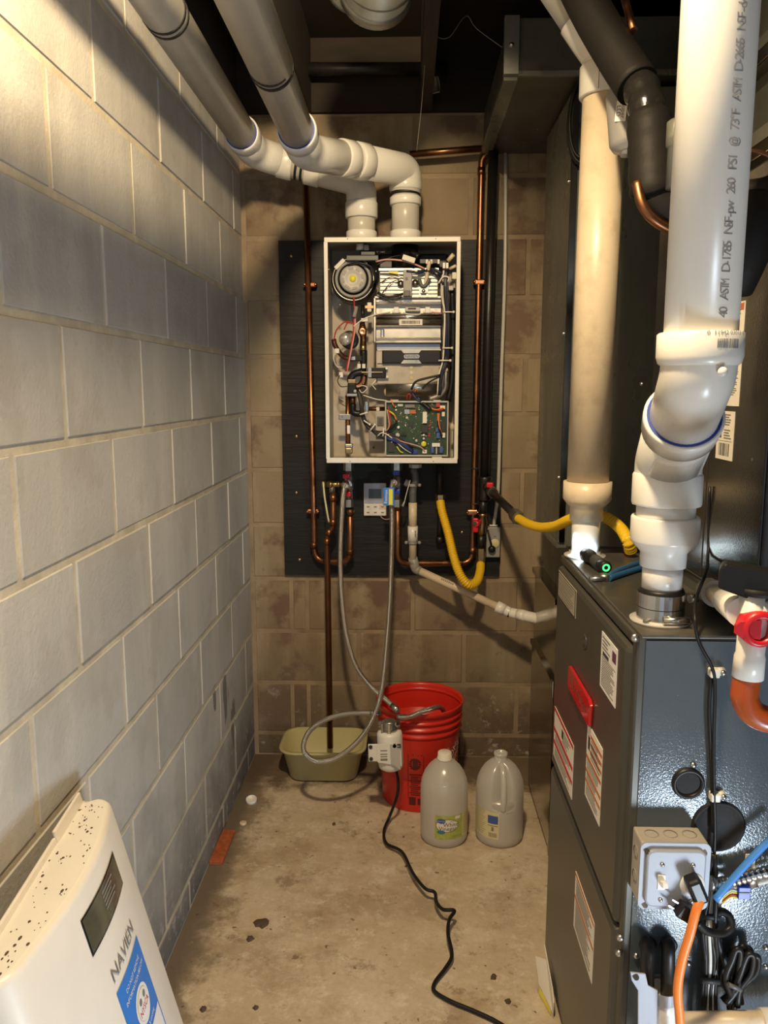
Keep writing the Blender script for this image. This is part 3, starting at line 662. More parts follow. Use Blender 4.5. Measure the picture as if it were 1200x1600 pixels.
sw = hbox(612, 558, 706, 586, .058, .075).build('limit_switch', 'grey_light', ht, bevel=.003); hbox(630, 564, 680, 574, .0572, .059).build('slot', 'ink', sw)
for s in ((520, 590, 435, 612), (770, 590, 840, 598)): htube([(s[0], s[1], .058), (s[2], s[3], .058)], .0022, 6, 0).build('lead_wire', 'pink_wire', ht)
htube([(600, 592, .06), (640, 606, .058), (700, 606, .058), (715, 592, .06)], .0014, 6).build('lead_wire', 'wire_white', ht)
# --- secondary heat exchanger with badge
s2 = hbox(430, 785, 836, 1045, .10, .21).build('secondary_exchanger', 'plate_beige', ht, bevel=.003)
hbox(430, 786, 836, 826, .088, .11).build('upper_shell', 'steel_blue', s2, bevel=.003)
hbox(438, 822, 836, 830, .080, .10).build('shell_edge', 'steel_soft', s2)
hbox(438, 830, 468, 910, .084, .11).build('white_end', 'plate_beige', s2)
bb = hbox(468, 828, 836, 912, .074, .11).build('black_insulation', 'black_plastic', s2, bevel=.004)
for (y0, y1, flip) in ((826, 848, 1), (890, 912, -1)):
    a = hp(650, (y0 + y1) / 2, .0735); wq = hs(66, .07); hq = hs((y1 - y0) / 2, .07)
    pts = [(-wq, hq), (wq, hq), (wq * .72, -hq), (-wq * .72, -hq)] if flip == 1 else [(-wq, -hq), (wq, -hq), (wq * .72, hq), (-wq * .72, hq)]
    MB().poly(pts, frame(a, (1, 0, 0), (0, 0, 1)), .003).build('metal_bracket', 'steel_soft', s2)
a = hp(653, 868, .0735); wq = hs(50, .07); hq = hs(13, .07); pts = []
for k in range(20):
    an = 2 * PI * k / 20; pts.append(((wq - hq) * (1 if math.cos(an) > 0 else -1) + hq * math.cos(an), hq * math.sin(an)))
bg = MB().poly(pts, frame(a, (1, 0, 0), (0, 0, 1)), .003).build('name_badge', 'silver_plastic', s2)
MB().text('NAVIEN', frame(a + Vector((0, -.0033, 0)), (1, 0, 0), (0, 0, 1)), .0125).build('lettering', 'ink', ht)
hbox(436, 912, 836, 1040, .092, .11).build('front_plate', 'plate_beige', s2, bevel=.003)
for y in (934, 969, 1003): MB().lathe([(.0045, 0), (.0058, 0), (.0058, .0012), (.0045, .0012)], align(YN, hp(651, y, .0917)), 18).build('press_ring', 'pvc_cream', s2)
# sump below, rounded
MB().tube([hp(492, 1052, .13), hp(838, 1052, .13)], .034, 24).build('sump', 'steel_soft', ht)
hbox(478, 1060, 640, 1118, .12, .2).build('sump_base', 'pvc_cream', ht, bevel=.012)
htube([(868, 945, .08), (866, 1010, .08), (862, 1070, .085), (825, 1110, .09), (760, 1135, .095)], .0105, 14).build('condensate_pipe', 'steel_soft', ht)
hbox(840, 940, 880, 962, .066, .09).build('hose_clip', 'pvc_cream', ht, bevel=.003)
htube([(905, 440, .09), (912, 700, .10), (905, 1000, .10), (880, 1150, .10)], .010, 12).build('drain_hose', 'black_rubber', ht)
# --- wire harness on the right
random.seed(11)
for i, (mt, off) in enumerate((('black_rubber', 0), ('blue_navy', 7), ('wire_white', -12), ('wire_white', -18), ('blue_navy', 14), ('black_rubber', 20), ('black_rubber', -5), ('wire_white', 3))):
    pts = [(862 + off * .5, 330, .055), (858 + off * 1.0, 400, .052), (862 + off, 500, .05), (872 + off * .8, 600, .05), (868 + off * .8, 760, .05), (862 + off * .9, 890, .055), (832 + off * .6, 985, .055), (822 + off * .5, 1110, .06)]
    htube([(x + random.uniform(-2, 2), y, d) for x, y, d in pts], .0026 if mt != 'wire_white' else .002, 6, 4).build('harness_wire', mt, ht)
for (y, x0, x1) in ((590, 850, 915), (815, 845, 905), (893, 820, 895)):
    z = MB().tube([hp(x0, y, .044), hp(x1, y, .044)], .0024, 6); z.sphere(hp(x1, y, .044), .0045, 8, 6); z.build('zip_tie', 'paper', ht)
htube([(820, 410, .05), (850, 370, .045), (885, 375, .047), (880, 400, .05)], .003, 6).build('zip_tie', 'paper', ht)
for pts, mt, r in (([(650, 1075, .05), (680, 1025, .05), (760, 1000, .05), (832, 985, .052)], 'black_rubber', .004), ([(720, 1070, .06), (760, 1030, .055), (832, 990, .052)], 'black_rubber', .003),
                   ([(430, 1075, .04), (400, 1040, .05)], 'wire_white', .0016), ([(430, 275, .05), (500, 262, .04), (600, 270, .04), (680, 295, .045), (735, 320, .05)], 'pink_wire', .003),
                   ([(430, 300, .05), (520, 250, .05), (600, 235, .06)], 'black_rubber', .003), ([(455, 350, .06), (520, 350, .055), (600, 365, .05)], 'ink', .0016),
                   ([(455, 410, .06), (520, 372, .05), (585, 385, .05)], 'ink', .0016), ([(470, 470, .06), (520, 410, .05), (575, 385, .05)], 'ink', .0016),
                   ([(440, 470, .05), (500, 495, .045), (570, 485, .045), (640, 465, .03)], 'black_rubber', .0045), ([(450, 500, .05), (530, 515, .045), (590, 495, .045)], 'black_rubber', .003),
                   ([(620, 335, .03), (700, 345, .035), (780, 320, .05), (845, 350, .05)], 'blue_navy', .004), ([(690, 335, .04), (760, 335, .045), (820, 370, .05), (850, 420, .05)], 'black_rubber', .004)):
    htube(pts, r, 6).build('wire', mt, ht)
# --- left side water path
htube([(345, 545, .10), (350, 660, .10)], .006, 10, 0).build('sensor_stem', 'black_plastic', ht)
hbox(336, 628, 380, 650, .085, .11).build('hose_clip', 'wire_white', ht, bevel=.001)
hbox(375, 530, 402, 588, .075, .10).build('white_connector', 'paper', ht, bevel=.002); hbox(362, 550, 418, 566, .072, .08).build('red_connector', 'copper_bright', ht)
MB().tube([hp(345, 655, .10), hp(345, 690, .10), hp(347, 720, .10), hp(350, 745, .10), hp(350, 830, .10)], [.008, .012, .014, .0105, .0105], 14).build('copper_tube', 'copper', ht)
MB().lathe([(.0145, 0), (.0145, .006), (.007, .006), (0, .004)], align(YN, hp(345, 712, .088)), 16).build('hex_fitting', 'copper_bright', ht)
MB().lathe([(.0115, -.012), (.0115, .012)], align((0, 0, 1), hp(350, 815, .10)), 14).build('pipe_clip', 'brass', ht)
htube([(352, 830, .10), (352, 900, .10), (345, 960, .10)], .0125, 14).build('black_pipe', 'black_plastic', ht)
fm = MB().lathe([(.030, -.02), (.030, .012), (.026, .015)], align(YN, hp(265, 765, .09)), 26).build('flow_sensor', 'black_plastic', ht)
MB().lathe([(.0225, 0), (.0215, .010), (.016, .017), (.008, .020), (0, .0205)], align(YN, hp(240, 760, .078)), 24).build('clear_dome', 'clear_gauge', fm)
htube([(165, 760, .08), (175, 800, .08), (215, 860, .09), (260, 880, .10), (330, 880, .10)], .0085, 12).build('copper_bend', 'copper_dark', ht)
hbox(170, 818, 200, 848, .07, .085).build('white_connector', 'paper', ht, bevel=.002)
hbox(265, 862, 345, 898, .088, .115).build('black_union', 'black_plastic', ht, bevel=.003); hbox(268, 868, 300, 890, .085, .09).build('terminal', 'steel', ht)
for (x, y) in ((322, 930), (352, 930)): hbox(x - 9, y - 16, x + 12, y + 12, .082, .10).build('white_clip', 'wire_white', ht, bevel=.001)
vb = hbox(378, 938, 492, 1004, .07, .12).build('mixing_valve', 'black_plastic', ht, bevel=.004)
hbox(378, 935, 405, 1000, .064, .08).build('metal_yoke', 'steel', vb, bevel=.002); hbox(340, 962, 470, 970, .062, .07).build('brass_pin', 'brass', vb)
for (x, y) in ((496, 942), (500, 995)): MB().cyl(hp(x, y, .07), hp(x, y, .085), .004, seg=10).build('mount_lug', 'paper', vb)
htube([(350, 965, .095), (300, 975, .095), (275, 1000, .095), (270, 1030, .095)], .0125, 12).build('black_elbow', 'black_plastic', ht)
htube([(355, 985, .10), (352, 1020, .10), (330, 1050, .10), (300, 1060, .10)], .012, 12).build('copper_bend', 'copper', ht)
hbox(252, 1010, 305, 1038, .078, .11).build('brass_nut', 'brass', ht, bevel=.003)
cv = hbox(252, 1035, 306, 1108, .075, .115).build('check_valve', 'black_plastic', ht, bevel=.004); MB().sphere(hp(300, 1085, .072), .006).build('test_button', 'grey_light', cv)
hbox(245, 1100, 315, 1118, .074, .11).build('hose_clamp', 'steel', ht, bevel=.002)
MB().tube([hp(254, 1110, .105), hp(254, 1300, .105), hp(256, 1470, .105)], .0085, 14).build('copper_inlet', 'copper', ht)
MB().tube([hp(284, 1115, .10), hp(284, 1170, .10)], .0095, 14).build('copper_stub', 'copper_dark', ht)
htube([(286, 1165, .10), (286, 1210, .10), (310, 1225, .10), (350, 1222, .10)], .0115, 12).build('black_elbow', 'black_plastic', ht)
hbox(235, 1415, 283, 1440, .085, .12).build('brass_nut', 'steel_soft', ht, bevel=.003); hbox(238, 1440, 280, 1478, .085, .12).build('brass_nut', 'brass', ht, bevel=.003)
br_ = hbox(197, 1228, 270, 1264, .090, .094).build('pipe_bracket', 'steel_soft', ht, bevel=.002); MB().cyl(hp(218, 1244, .088), hp(218, 1244, .091), .004, seg=10).build('screw', 'ink_grey', br_)
hbox(248, 1298, 268, 1352, .082, .092).build('white_connector', 'paper', ht, bevel=.002)
htube([(360, 1195, .11), (430, 1195, .11), (490, 1195, .11)], .0075, 12, 0).build('copper_cross_tube', 'copper_dark', ht)
hbox(432, 1185, 452, 1208, .098, .115).build('white_clip', 'white_plastic', ht, bevel=.001); hbox(358, 1150, 385, 1215, .09, .11).build('steel_clip', 'steel', ht, bevel=.003)
tb = hbox(428, 1210, 495, 1340, .10, .104).build('relay_bracket', 'grey_light', ht, bevel=.002); hbox(436, 1243, 478, 1300, .092, .101).build('relay', 'ink_grey', tb, bevel=.003)
hbox(445, 1252, 470, 1290, .090, .093).build('relay_window', 'grey_dark', tb)
hbox(385, 1340, 480, 1400, .15, .19).build('terminal_block', 'grey_plastic', ht, bevel=.004)
MB().cyl(hp(415, 1437, .225), hp(415, 1437, .231), .004, seg=12).build('panel_screw', 'copper_dark', ht)
for pts, mt, r in (([(290, 495, .05), (295, 560, .06), (290, 700, .05), (265, 860, .05), (240, 960, .055)], 'red_wire', .0028), ([(300, 560, .06), (298, 700, .045), (275, 830, .045), (250, 960, .05)], 'pink_wire', .0024),
                   ([(230, 700, .06), (255, 655, .055), (290, 665, .05)], 'red_wire', .0022), ([(165, 770, .07), (185, 700, .06), (240, 650, .055), (285, 660, .05)], 'red_wire', .0022),
                   ([(290, 680, .045), (350, 635, .05), (430, 605, .05), (520, 590, .055)], 'wire_white', .0022), ([(180, 835, .06), (165, 880, .06), (185, 930, .06), (220, 935, .06)], 'wire_white', .0014),
                   ([(205, 985, .06), (190, 1020, .06), (210, 1055, .06), (250, 1055, .07)], 'ink', .0018), ([(200, 1050, .2), (200, 1120, .2), (240, 1150, .2)], 'wire_white', .0014),
                   ([(310, 1060, .07), (350, 1050, .06), (375, 1065, .06), (345, 1095, .06), (325, 1075, .06)], 'wire_white', .0016),
                   ([(350, 1110, .06), (430, 1135, .055), (495, 1145, .05), (540, 1165, .04)], 'wire_white', .002), ([(390, 1060, .08), (430, 1015, .07)], 'wire_white', .0022)):
    htube(pts, r, 6).build('wire', mt, ht)
hbox(198, 965, 224, 1000, .06, .072).build('white_connector', 'paper', ht, bevel=.002)
M = frame(hp(302, 590, .05), (.25, 0, 1), (-1, 0, .25)); MB().box(-.018, .018, -.006, .006, 0, .012, M).build('wire_sleeve', 'ink_grey', ht, bevel=.003)
# thick harness from the valve to the board
for i, (mt, off) in enumerate((('black_rubber', -7), ('black_rubber', 5), ('pink_wire', -2), ('blue_navy', 11), ('red_wire', 2), ('black_rubber', 17))):
    htube([(315 + off * .4, 1070, .07), (335 + off * .5, 1160, .055), (345 + off * .6, 1240, .05), (380 + off * .5, 1310, .045), (440 + off * .2, 1345 + off, .04), (500, 1355 + off * 1.6, .034), (590, 1400 + off * 1.5, .028), (660, 1450 + off, .03)], .0042 if mt == 'black_rubber' else .0026, 7, 4).build('harness_wire', mt, ht)
for (x, y, a) in ((350, 1225, .3), (372, 1280, -.6), (408, 1312, .9), (475, 1345, 1.5), (540, 1388, .9)):
    p = hp(x, y, .03); v = Vector((math.cos(a), 0, math.sin(a))) * .012; z = MB().tube([p - v, p + v], .0024, 6); z.sphere(p + v, .004, 8, 6); z.build('zip_tie', 'paper', ht)
for pts, mt in (([(440, 1365, .035), (470, 1345, .026), (520, 1370, .024), (600, 1440, .026), (650, 1470, .03)], 'wire_white'), ([(500, 1350, .03), (580, 1395, .024), (700, 1430, .026), (735, 1462, .03)], 'pink_wire'),
                ([(490, 1345, .03), (520, 1290, .026), (510, 1200, .028), (507, 1180, .03)], 'red_wire'), ([(488, 1345, .03), (512, 1300, .026), (500, 1200, .028)], 'pink_wire'), ([(480, 1350, .03), (530, 1300, .026), (560, 1275, .03)], 'black_rubber'), ([(490, 1360, .03), (545, 1310, .026), (565, 1285, .03)], 'black_rubber'),
                ([(510, 1210, .03), (545, 1235, .024), (560, 1265, .03)], 'orange_cord'), ([(505, 1205, .03), (540, 1228, .024), (555, 1262, .03)], 'yellow'), ([(525, 1135, .03), (535, 1165, .026), (545, 1180, .03)], 'orange_cord'),
                ([(560, 1430, .03), (580, 1460, .026), (600, 1470, .03)], 'yellow'), ([(760, 1180, .03), (800, 1200, .024), (850, 1190, .03)], 'orange_cord'), ([(800, 1200, .026), (830, 1205, .024), (855, 1195, .03)], 'red_wire'),
                ([(622, 1135, .04), (628, 1105, .03), (645, 1105, .03), (640, 1135, .04)], 'red_wire'), ([(672, 1090, .04), (682, 1072, .03), (692, 1085, .04)], 'orange_cord'), ([(820, 1230, .03), (825, 1300, .024), (845, 1360, .03)], 'orange_cord'), ([(815, 1280, .03), (835, 1340, .024), (842, 1370, .03)], 'blue_navy')):
    htube(pts, .0022, 6).build('board_wire', mt, ht)
for off in (0, 8, 16, 24): htube([(500 + off * .6, 1380 - off, .03), (560, 1400 - off * .4, .022), (620, 1430 + off * .4, .022), (660, 1462 + off * .2, .03)], .004, 7).build('blue_cable', 'blue_navy' if off % 16 else 'blue_solvent', ht)
htube([(700, 1145, .04), (735, 1170, .03), (770, 1200, .025)], .007, 8).build('cable_sleeve', 'black_rubber', ht)
for o in ((655, 1095), (665, 1110), (690, 1120)): htube([(o[0], o[1], .035), (o[0] + 20, o[1] + 30, .03), (710, 1150, .03)], .004, 7).build('cable_sleeve', 'blue_navy', ht)
# --- circuit board
tr = hbox(486, 1148, 882, 1492, .045, .085).build('board_tray', 'grey_light', ht)
pcb = hbox(494, 1156, 874, 1484, .040, .046).build('circuit_board', 'pcb', ht)
for r in ((486, 1146, 882, 1156), (486, 1484, 882, 1494), (486, 1148, 494, 1492), (874, 1148, 882, 1492)): hbox(*r, .028, .05).build('tray_rim', 'grey_light', tr, bevel=.001)
def comp(x0, y0, x1, y1, h, mt, nm='component'): return hbox(x0, y0, x1, y1, .040 - h, .0405).build(nm, mt, pcb, bevel=.0006)
def capac(x, y, r, h, mt): return MB().lathe([(hs(r, .04), 0), (hs(r, .04), h * .9), (hs(r, .04) * .85, h), (0, h)], align(YN, hp(x, y, .040)), 14).build('capacitor', mt, pcb)
comp(722, 1215, 748, 1285, .014, 'paper', 'relay'); comp(712, 1295, 755, 1345, .014, 'ink', 'transformer'); comp(632, 1278, 662, 1312, .003, 'ink', 'chip')
comp(612, 1168, 672, 1188, .008, 'ink_grey', 'display'); comp(608, 1200, 640, 1228, .006, 'silver_plastic', 'dip_switch'); comp(642, 1202, 678, 1226, .005, 'orange_print', 'resistor_bank')
comp(780, 1410, 830, 1432, .016, 'white_plastic', 'fuse_label'); comp(775, 1432, 792, 1470, .016, 'blue_label', 'film_capacitor'); comp(828, 1430, 848, 1470, .014, 'blue_label', 'film_capacitor'); comp(808, 1345, 828, 1378, .014, 'blue_label', 'film_capacitor'); comp(803, 1315, 818, 1340, .012, 'blue_label', 'film_capacitor')
comp(804, 1432, 812, 1478, .010, 'grey_light', 'fuse'); comp(792, 1434, 828, 1472, .008, 'ink', 'fuse_holder')
comp(830, 1175, 862, 1198, .010, 'paper', 'connector'); comp(842, 1215, 860, 1242, .010, 'paper', 'connector'); comp(805, 1160, 830, 1185, .010, 'red_wire', 'varistor'); comp(812, 1222, 828, 1270, .012, 'orange_print', 'relay')
comp(505, 1400, 545, 1465, .008, 'ink', 'connector'); comp(720, 1452, 748, 1474, .008, 'paper', 'connector'); comp(565, 1165, 598, 1180, .006, 'grey_light', 'connector'); comp(655, 1455, 690, 1476, .008, 'blue_solvent', 'connector'); comp(840, 1240, 868, 1340, .006, 'ink', 'heat_sink'); comp(845, 1345, 862, 1375, .01, 'paper', 'connector')
for (x, y, r, h, mt) in ((728, 1413, 17, .012, 'amber'), (565, 1358, 14, .012, 'grey_light'), (570, 1310, 9, .010, 'paper_white'), (592, 1356, 8, .010, 'ink'), (612, 1356, 8, .010, 'ink'), (645, 1420, 10, .010, 'silver_plastic'), (682, 1394, 10, .010, 'silver_plastic'), (665, 1380, 6, .008, 'silver_plastic'), (623, 1250, 8, .008, 'cream_label'), (728, 1358, 7, .012, 'white_plastic'), (728, 1380, 7, .012, 'white_plastic'), (555, 1202, 6, .006, 'paper_white'), (552, 1185, 6, .006, 'copper_bright')): capac(x, y, r, h, mt)
random.seed(21); m = {k: MB() for k in ('paper', 'ink', 'orange_print', 'brass')}
for k in range(190):
    x = random.uniform(505, 862); y = random.uniform(1162, 1470); a, b2 = random.uniform(1.2, 3.5), random.uniform(1.2, 3)
    mt = random.choices(('paper', 'ink', 'orange_print', 'brass'), (4, 5, 1.2, 3))[0]; q = hbox(x - a, y - b2, x + a, y + b2, .0385, .0402); m[mt].add(q.v, q.f)
for k, q in m.items(): o = q.build('surface_parts', k, pcb); o['kind'] = 'stuff'
for y in (1300, 1318, 1348, 1356, 1364): comp(755, y, 770, y + 5, .004, 'red_print', 'resistor')
for y in (1268, 1280, 1292): comp(765, y, 776, y + 5, .004, 'orange_print', 'resistor')
hbox(780, 1488, 842, 1508, .03, .06).build('tray_foot', 'paper', tr, bevel=.001); hbox(790, 1140, 835, 1152, .03, .06).build('tray_tab', 'grey_light', tr); hbox(520, 1138, 570, 1150, .03, .06).build('tray_tab', 'grey_light', tr)
MB().sphere(hp(906, 1308, .10), .010, sc=(.8, .6, 1.3)).build('bumper', 'pvc_cream', ht)
# bottom connections of the heater
def hex_nut(p, d, r, L): return MB().lathe([(r, -L / 2), (r, L / 2)], align(d, p), 6, smooth=False)
for x, mt in ((545, 'valve_metal'), (620, 'valve_metal')):
    hex_nut(P(x, 729, 2.74), (0, 0, 1), .019, .028).build('union_nut', mt, ht)
hex_nut(P(649, 728, 2.74), (0, 0, 1), .022, .012).build('drain_outlet', 'grey_light', ht)
# ================================================================ plumbing under the heater
def elbow_collars(o, pts, r, mat, L=.024):
    for p, d in pts: MB().cyl(Vector(p) - Vector(d).normalized() * L / 2, Vector(p) + Vector(d).normalized() * L / 2, r, seg=16).build('solder_joint', mat, o)
YC = 2.83
# hot line, left
hl = thing('copper_pipe', 'copper pipe left of the heater turning up into the red-handled valve', 'pipe', P(492, 890, YC))
pa = [P(476, 190, YC), P(492, 877, YC), P(547, 878, 2.79), P(547, 795, 2.76)]
MB().tube(fillet(pa, .045, 8), .0111, 16).build('pipe_run', 'copper', hl)
elbow_collars(hl, [(P(490.5, 852, YC), (0, 0, 1)), (P(510, 877, 2.815), (1, 0, 0)), (P(532, 877, 2.80), (1, 0, 0)), (P(547, 862, 2.785), (0, 0, 1)), (P(547, 800, 2.76), (0, 0, 1))], .0132, 'copper_dark')
for (x, y) in ((485, 445), (489, 799)):
    p = P(x, y, YC); o = MB().box(p.x - .022, p.x + .022, YC - .006, YC + .027, p.z - .009, p.z + .009).build('pipe_clamp', 'copper', hl, bevel=.005)
    for s in (-1, 1): MB().sphere(p + Vector((s * .019, -.008, 0)), .005).build('clamp_screw', 'copper_bright', hl)
# cold line, right
cl = thing('copper_pipe', 'copper pipe right of the heater turning up into the blue-handled valve', 'pipe', P(738, 890, YC))
pa = [P(621, 785, 2.75), P(622, 880, 2.79), P(738, 880, YC), P(752.5, 246, YC), P(770, 236, YC)]
MB().tube(fillet(pa, .045, 8), .0111, 16).build('pipe_run', 'copper', cl)
elbow_collars(cl, [(P(621.5, 792, 2.755), (0, 0, 1)), (P(640, 880, 2.80), (1, 0, 0)), (P(718, 880, 2.82), (1, 0, 0)), (P(738.5, 860, YC), (0, 0, 1)), (P(752, 268, YC), (0, 0, 1))], .0132, 'copper')
for (x, y, k) in ((749, 441, 1), (738, 800, 1)):
    p = P(x, y, YC); MB().box(p.x - .020, p.x + .020, YC - .012, YC + .026, p.z - .010, p.z + .010).build('pipe_clamp', 'copper_bright', cl, bevel=.005)
    for s in (-1, 1): MB().sphere(p + Vector((s * .018, -.014, 0)), .005).build('clamp_screw', 'copper_bright', cl)
for y in (732, 787): MB().lathe([(.0125, -.003), (.0135, 0), (.0125, .003)], align((0, 0, 1), P(742, y, YC)), 14).build('cable_tie', 'ink', cl)
# discharge pipe into the basin
dp = thing('discharge_pipe', 'long copper discharge pipe from the brass relief valve down into the plastic basin', 'pipe', P(516, 1168, 2.74))
pa = [P(520.5, 770, 2.74), P(520.5, 822, 2.74), P(511, 840, 2.74), P(516, 1168, 2.74)]
MB().tube(fillet(pa, .02, 5), .0108, 16).build('pipe_run', 'copper_dark', dp)
elbow_collars(dp, [(P(520.5, 778, 2.74), (0, 0, 1)), (P(520.5, 816, 2.74), (0, 0, 1)), (P(514, 832, 2.74), (.6, 0, 1)), (P(511, 846, 2.74), (0, 0, 1))], .0128, 'copper')
MB().tube([P(503, 757, 2.745), P(544, 757, 2.745)], [.011, .011], 14).build('relief_valve_body', 'brass', dp)
for x, r in ((506, .0135), (517, .0150), (529, .0125)): MB().cyl(P(x - 3, 757, 2.745), P(x + 3, 757, 2.745), r, seg=8).build('valve_ring', 'brass', dp)
MB().cyl(P(518.5, 757, 2.745), P(519, 770, 2.745), .011, seg=8).build('outlet_nut', 'valve_metal', dp)
MB().tube(catmull([P(505, 753, 2.725), P(507, 775, 2.72), P(511, 800, 2.72), P(514, 816, 2.725)], 4), .0035, 6).build('test_lever_tag', 'cream_label', dp)
# service valves
def service_valve(x, label, hm, hose_x, yy, th):
    v = thing('service_valve', label, 'valve', P(x, 790, 2.75))
    MB().tube([P(x, 735, 2.745), P(x, 745, 2.745), P(x, 746, 2.745), P(x, 764, 2.745), P(x, 765, 2.745), P(x, 785, 2.745)], [.012, .012, .0155, .0155, .0125, .0125], 14).build('valve_body', 'valve_metal', v)
    MB().lathe([(.017, -.013), (.017, .013)], align((0, 0, 1), P(x, 786, 2.747)), 6, smooth=False).build('hex_nut', 'valve_metal', v)
    MB().lathe([(.0165, -.006), (.0165, .006)], align((0, 0, 1), P(x, 756, 2.745)), 8, smooth=False).build('hex_nut', 'valve_metal', v)
    p = P(hose_x, yy, 2.72); MB().lathe([(.010, -.035), (.010, 0), (.0135, 0), (.0135, .022), (.010, .024)], align(YN, p), 14).build('drain_port', 'valve_metal', v)
    for (dx, y) in th:
        p = P(x + dx, y, 2.722); h = MB().box(p.x - .011, p.x + .011, p.y - .008, p.y + .006, p.z - .008, p.z + .008); h.cyl(p + Vector((0, -.012, 0)), p + Vector((0, .02, 0)), .006, seg=10); h.build('handle', hm, v, bevel=.003)
    return v
service_valve(545, 'metal service valve with red handles below the left side of the heater', 'red_plastic', 540, 757, ((-4, 744), (-2, 772)))
service_valve(620, 'metal service valve with blue handles below the middle of the heater', 'blue_paint', 616, 752, ((-1, 739), (0, 768)))
# condensate drain
cdn = thing('condensate_drain', 'cream plastic drain pipe running from under the heater diagonally to the duct', 'pipe', P(648, 890, 2.76))
MB().tube(catmull([P(645, 734, 2.74), P(648, 739, 2.735), P(649, 750, 2.735), P(646, 762, 2.74), P(645, 772, 2.74), P(645, 788, 2.74)], 5), .0125, 14).build('grey_hose', 'grey_dark', cdn)
MB().tube([P(645, 768 + k * 1.0, 2.74) for k in range(18)], [.0135 if k % 2 else .0122 for k in range(18)], 14).build('hose_cuff', 'grey_dark', cdn)
MB().tube([P(645, 785, 2.74), P(645, 880, 2.74)], .0135, 16).build('riser', 'pvc_cream', cdn)
MB().tube([P(645, 786, 2.74), P(645, 824, 2.74)], .0148, 16).build('sleeve', 'pvc_cream', cdn)
cp = MB().tube([P(645, 822, 2.74), P(645, 846, 2.74)], .0178, 18).build('coupling', 'pvc_white', cdn)
m = MB(); p = P(649, 834, 2.74 - .018)
for k in range(5): m.box(p.x - .002, p.x + .002, p.y - .001, p.y + .0006, p.z - .012 + k * .005, p.z - .0095 + k * .005)
m.build('print_mark', 'ink_grey', cp)
for y in (758, 848):
    p = P(645, y, 2.74); o = MB().cyl(p - Vector((0, 0, .005)), p + Vector((0, 0, .005)), .0165, seg=16)
    for s in (-1, 1): o.sphere(p + Vector((s * .023, .002, 0)), .0065, 10, 6)
    o.build('pipe_clip', 'grey_plastic', cdn)
q0, q1, q2 = P(649, 889, 2.75), P(797, 957, 2.67), P(842, 967, 2.61)
MB().tube(fillet([P(645, 872, 2.74), q0, q0.lerp(q1, .05)], .014, 6), .0165, 16).build('elbow', 'grey_plastic', cdn)
MB().tube([q0, q1], .0140, 18).build('diagonal_pipe', 'pvc_cream', cdn)
dq = (q1 - q0).normalized()
m = MB(); n0 = q0.lerp(q1, .28)
for k in range(7): m.box(-.0022 + k * .007, .0022 + k * .007, -.003, .003, .0137, .0145, frame(n0, dq, dq.cross(Vector((0, -.75, .65))) * -1))
m.build('print_mark', 'ink_grey', cdn)
MB().tube([q1 - dq * .052, q1 - dq * .05, q1 - dq * .02], [.016, .0205, .0205], 18).build('reducer_socket', 'pvc_white', cdn)
MB().tube(fillet([q1 - dq * .03, q1, q2], .03, 6), .0180, 18).build('elbow', 'pvc_white', cdn)
MB().cyl(q1 - dq * .004, q1 + dq * .001, .0186, seg=18).build('black_joint', 'ink', cdn)
d2 = (q2 - q1).normalized(); MB().tube([q1 + d2 * .028, q1 + d2 * .06], .0195, 18).build('socket', 'pvc_white', cdn)
MB().tube([q1 + d2 * .05, q2 - d2 * .006], .0135, 18).build('end_pipe', 'pvc_cream', cdn)
# flow probe hanging beside the drain
pr = thing('sensor_probe', 'small grey sensor with a thin white cable tail hanging beside the drain hose', 'sensor', P(632, 790, 2.73))
MB().box(-.0075, .0075, -.012, .012, -.006, .006, frame(P(635.5, 754, 2.73), (.87, 0, -.30), (.34, 0, .94))).build('sensor_body', 'grey_dark', pr, bevel=.002)
MB().tube(catmull([P(641, 750, 2.725), P(636, 768, 2.725), P(632, 784, 2.725)], 4), .0016, 6).build('tail_wire', 'wire_white', pr)
MB().tube([P(632.5, 783, 2.725), P(629, 791, 2.725)], [.002, .0042], 8).build('wire_end', 'grey_light', pr)
# remote controller on the board
rc = thing('wall_controller', 'white and silver wall controller with a dark display on the black board', 'controller', P(593, 806, YB - .01))
YR = YB - .016
pbox(568.5, 755, 603.5, 806, YR, YB - .001).build('body', 'white_plastic', rc, bevel=.002)
pbox(569.5, 756, 603, 787, YR - .001, YR).build('silver_face', 'silver_plastic', rc)
pbox(576, 764, 596, 779, YR - .0018, YR - .001).build('display', 'screen', rc)
for i in range(3):
    for j in range(2):
        x0, y0 = 570 + i * 11.3, 788 + j * 8.9
        b_ = pbox(x0, y0, x0 + 10.3, y0 + 8.0, YR - .0015, YR).build('button', 'pvc_cream' if (i == 2 and j == 0) else 'white_plastic', rc, bevel=.0005)
        pbox(x0 + 3, y0 + 3, x0 + 7.3, y0 + 5, YR - .0018, YR - .0015).build('button_mark', 'ink_grey', b_)
MB().tube(catmull([P(594, 806, YR + .006), P(600, 811, YR + .004), P(608, 811, YR + .004), P(613, 806, YR + .006)], 4), .0014, 6).build('controller_lead', 'pink_wire', rc)

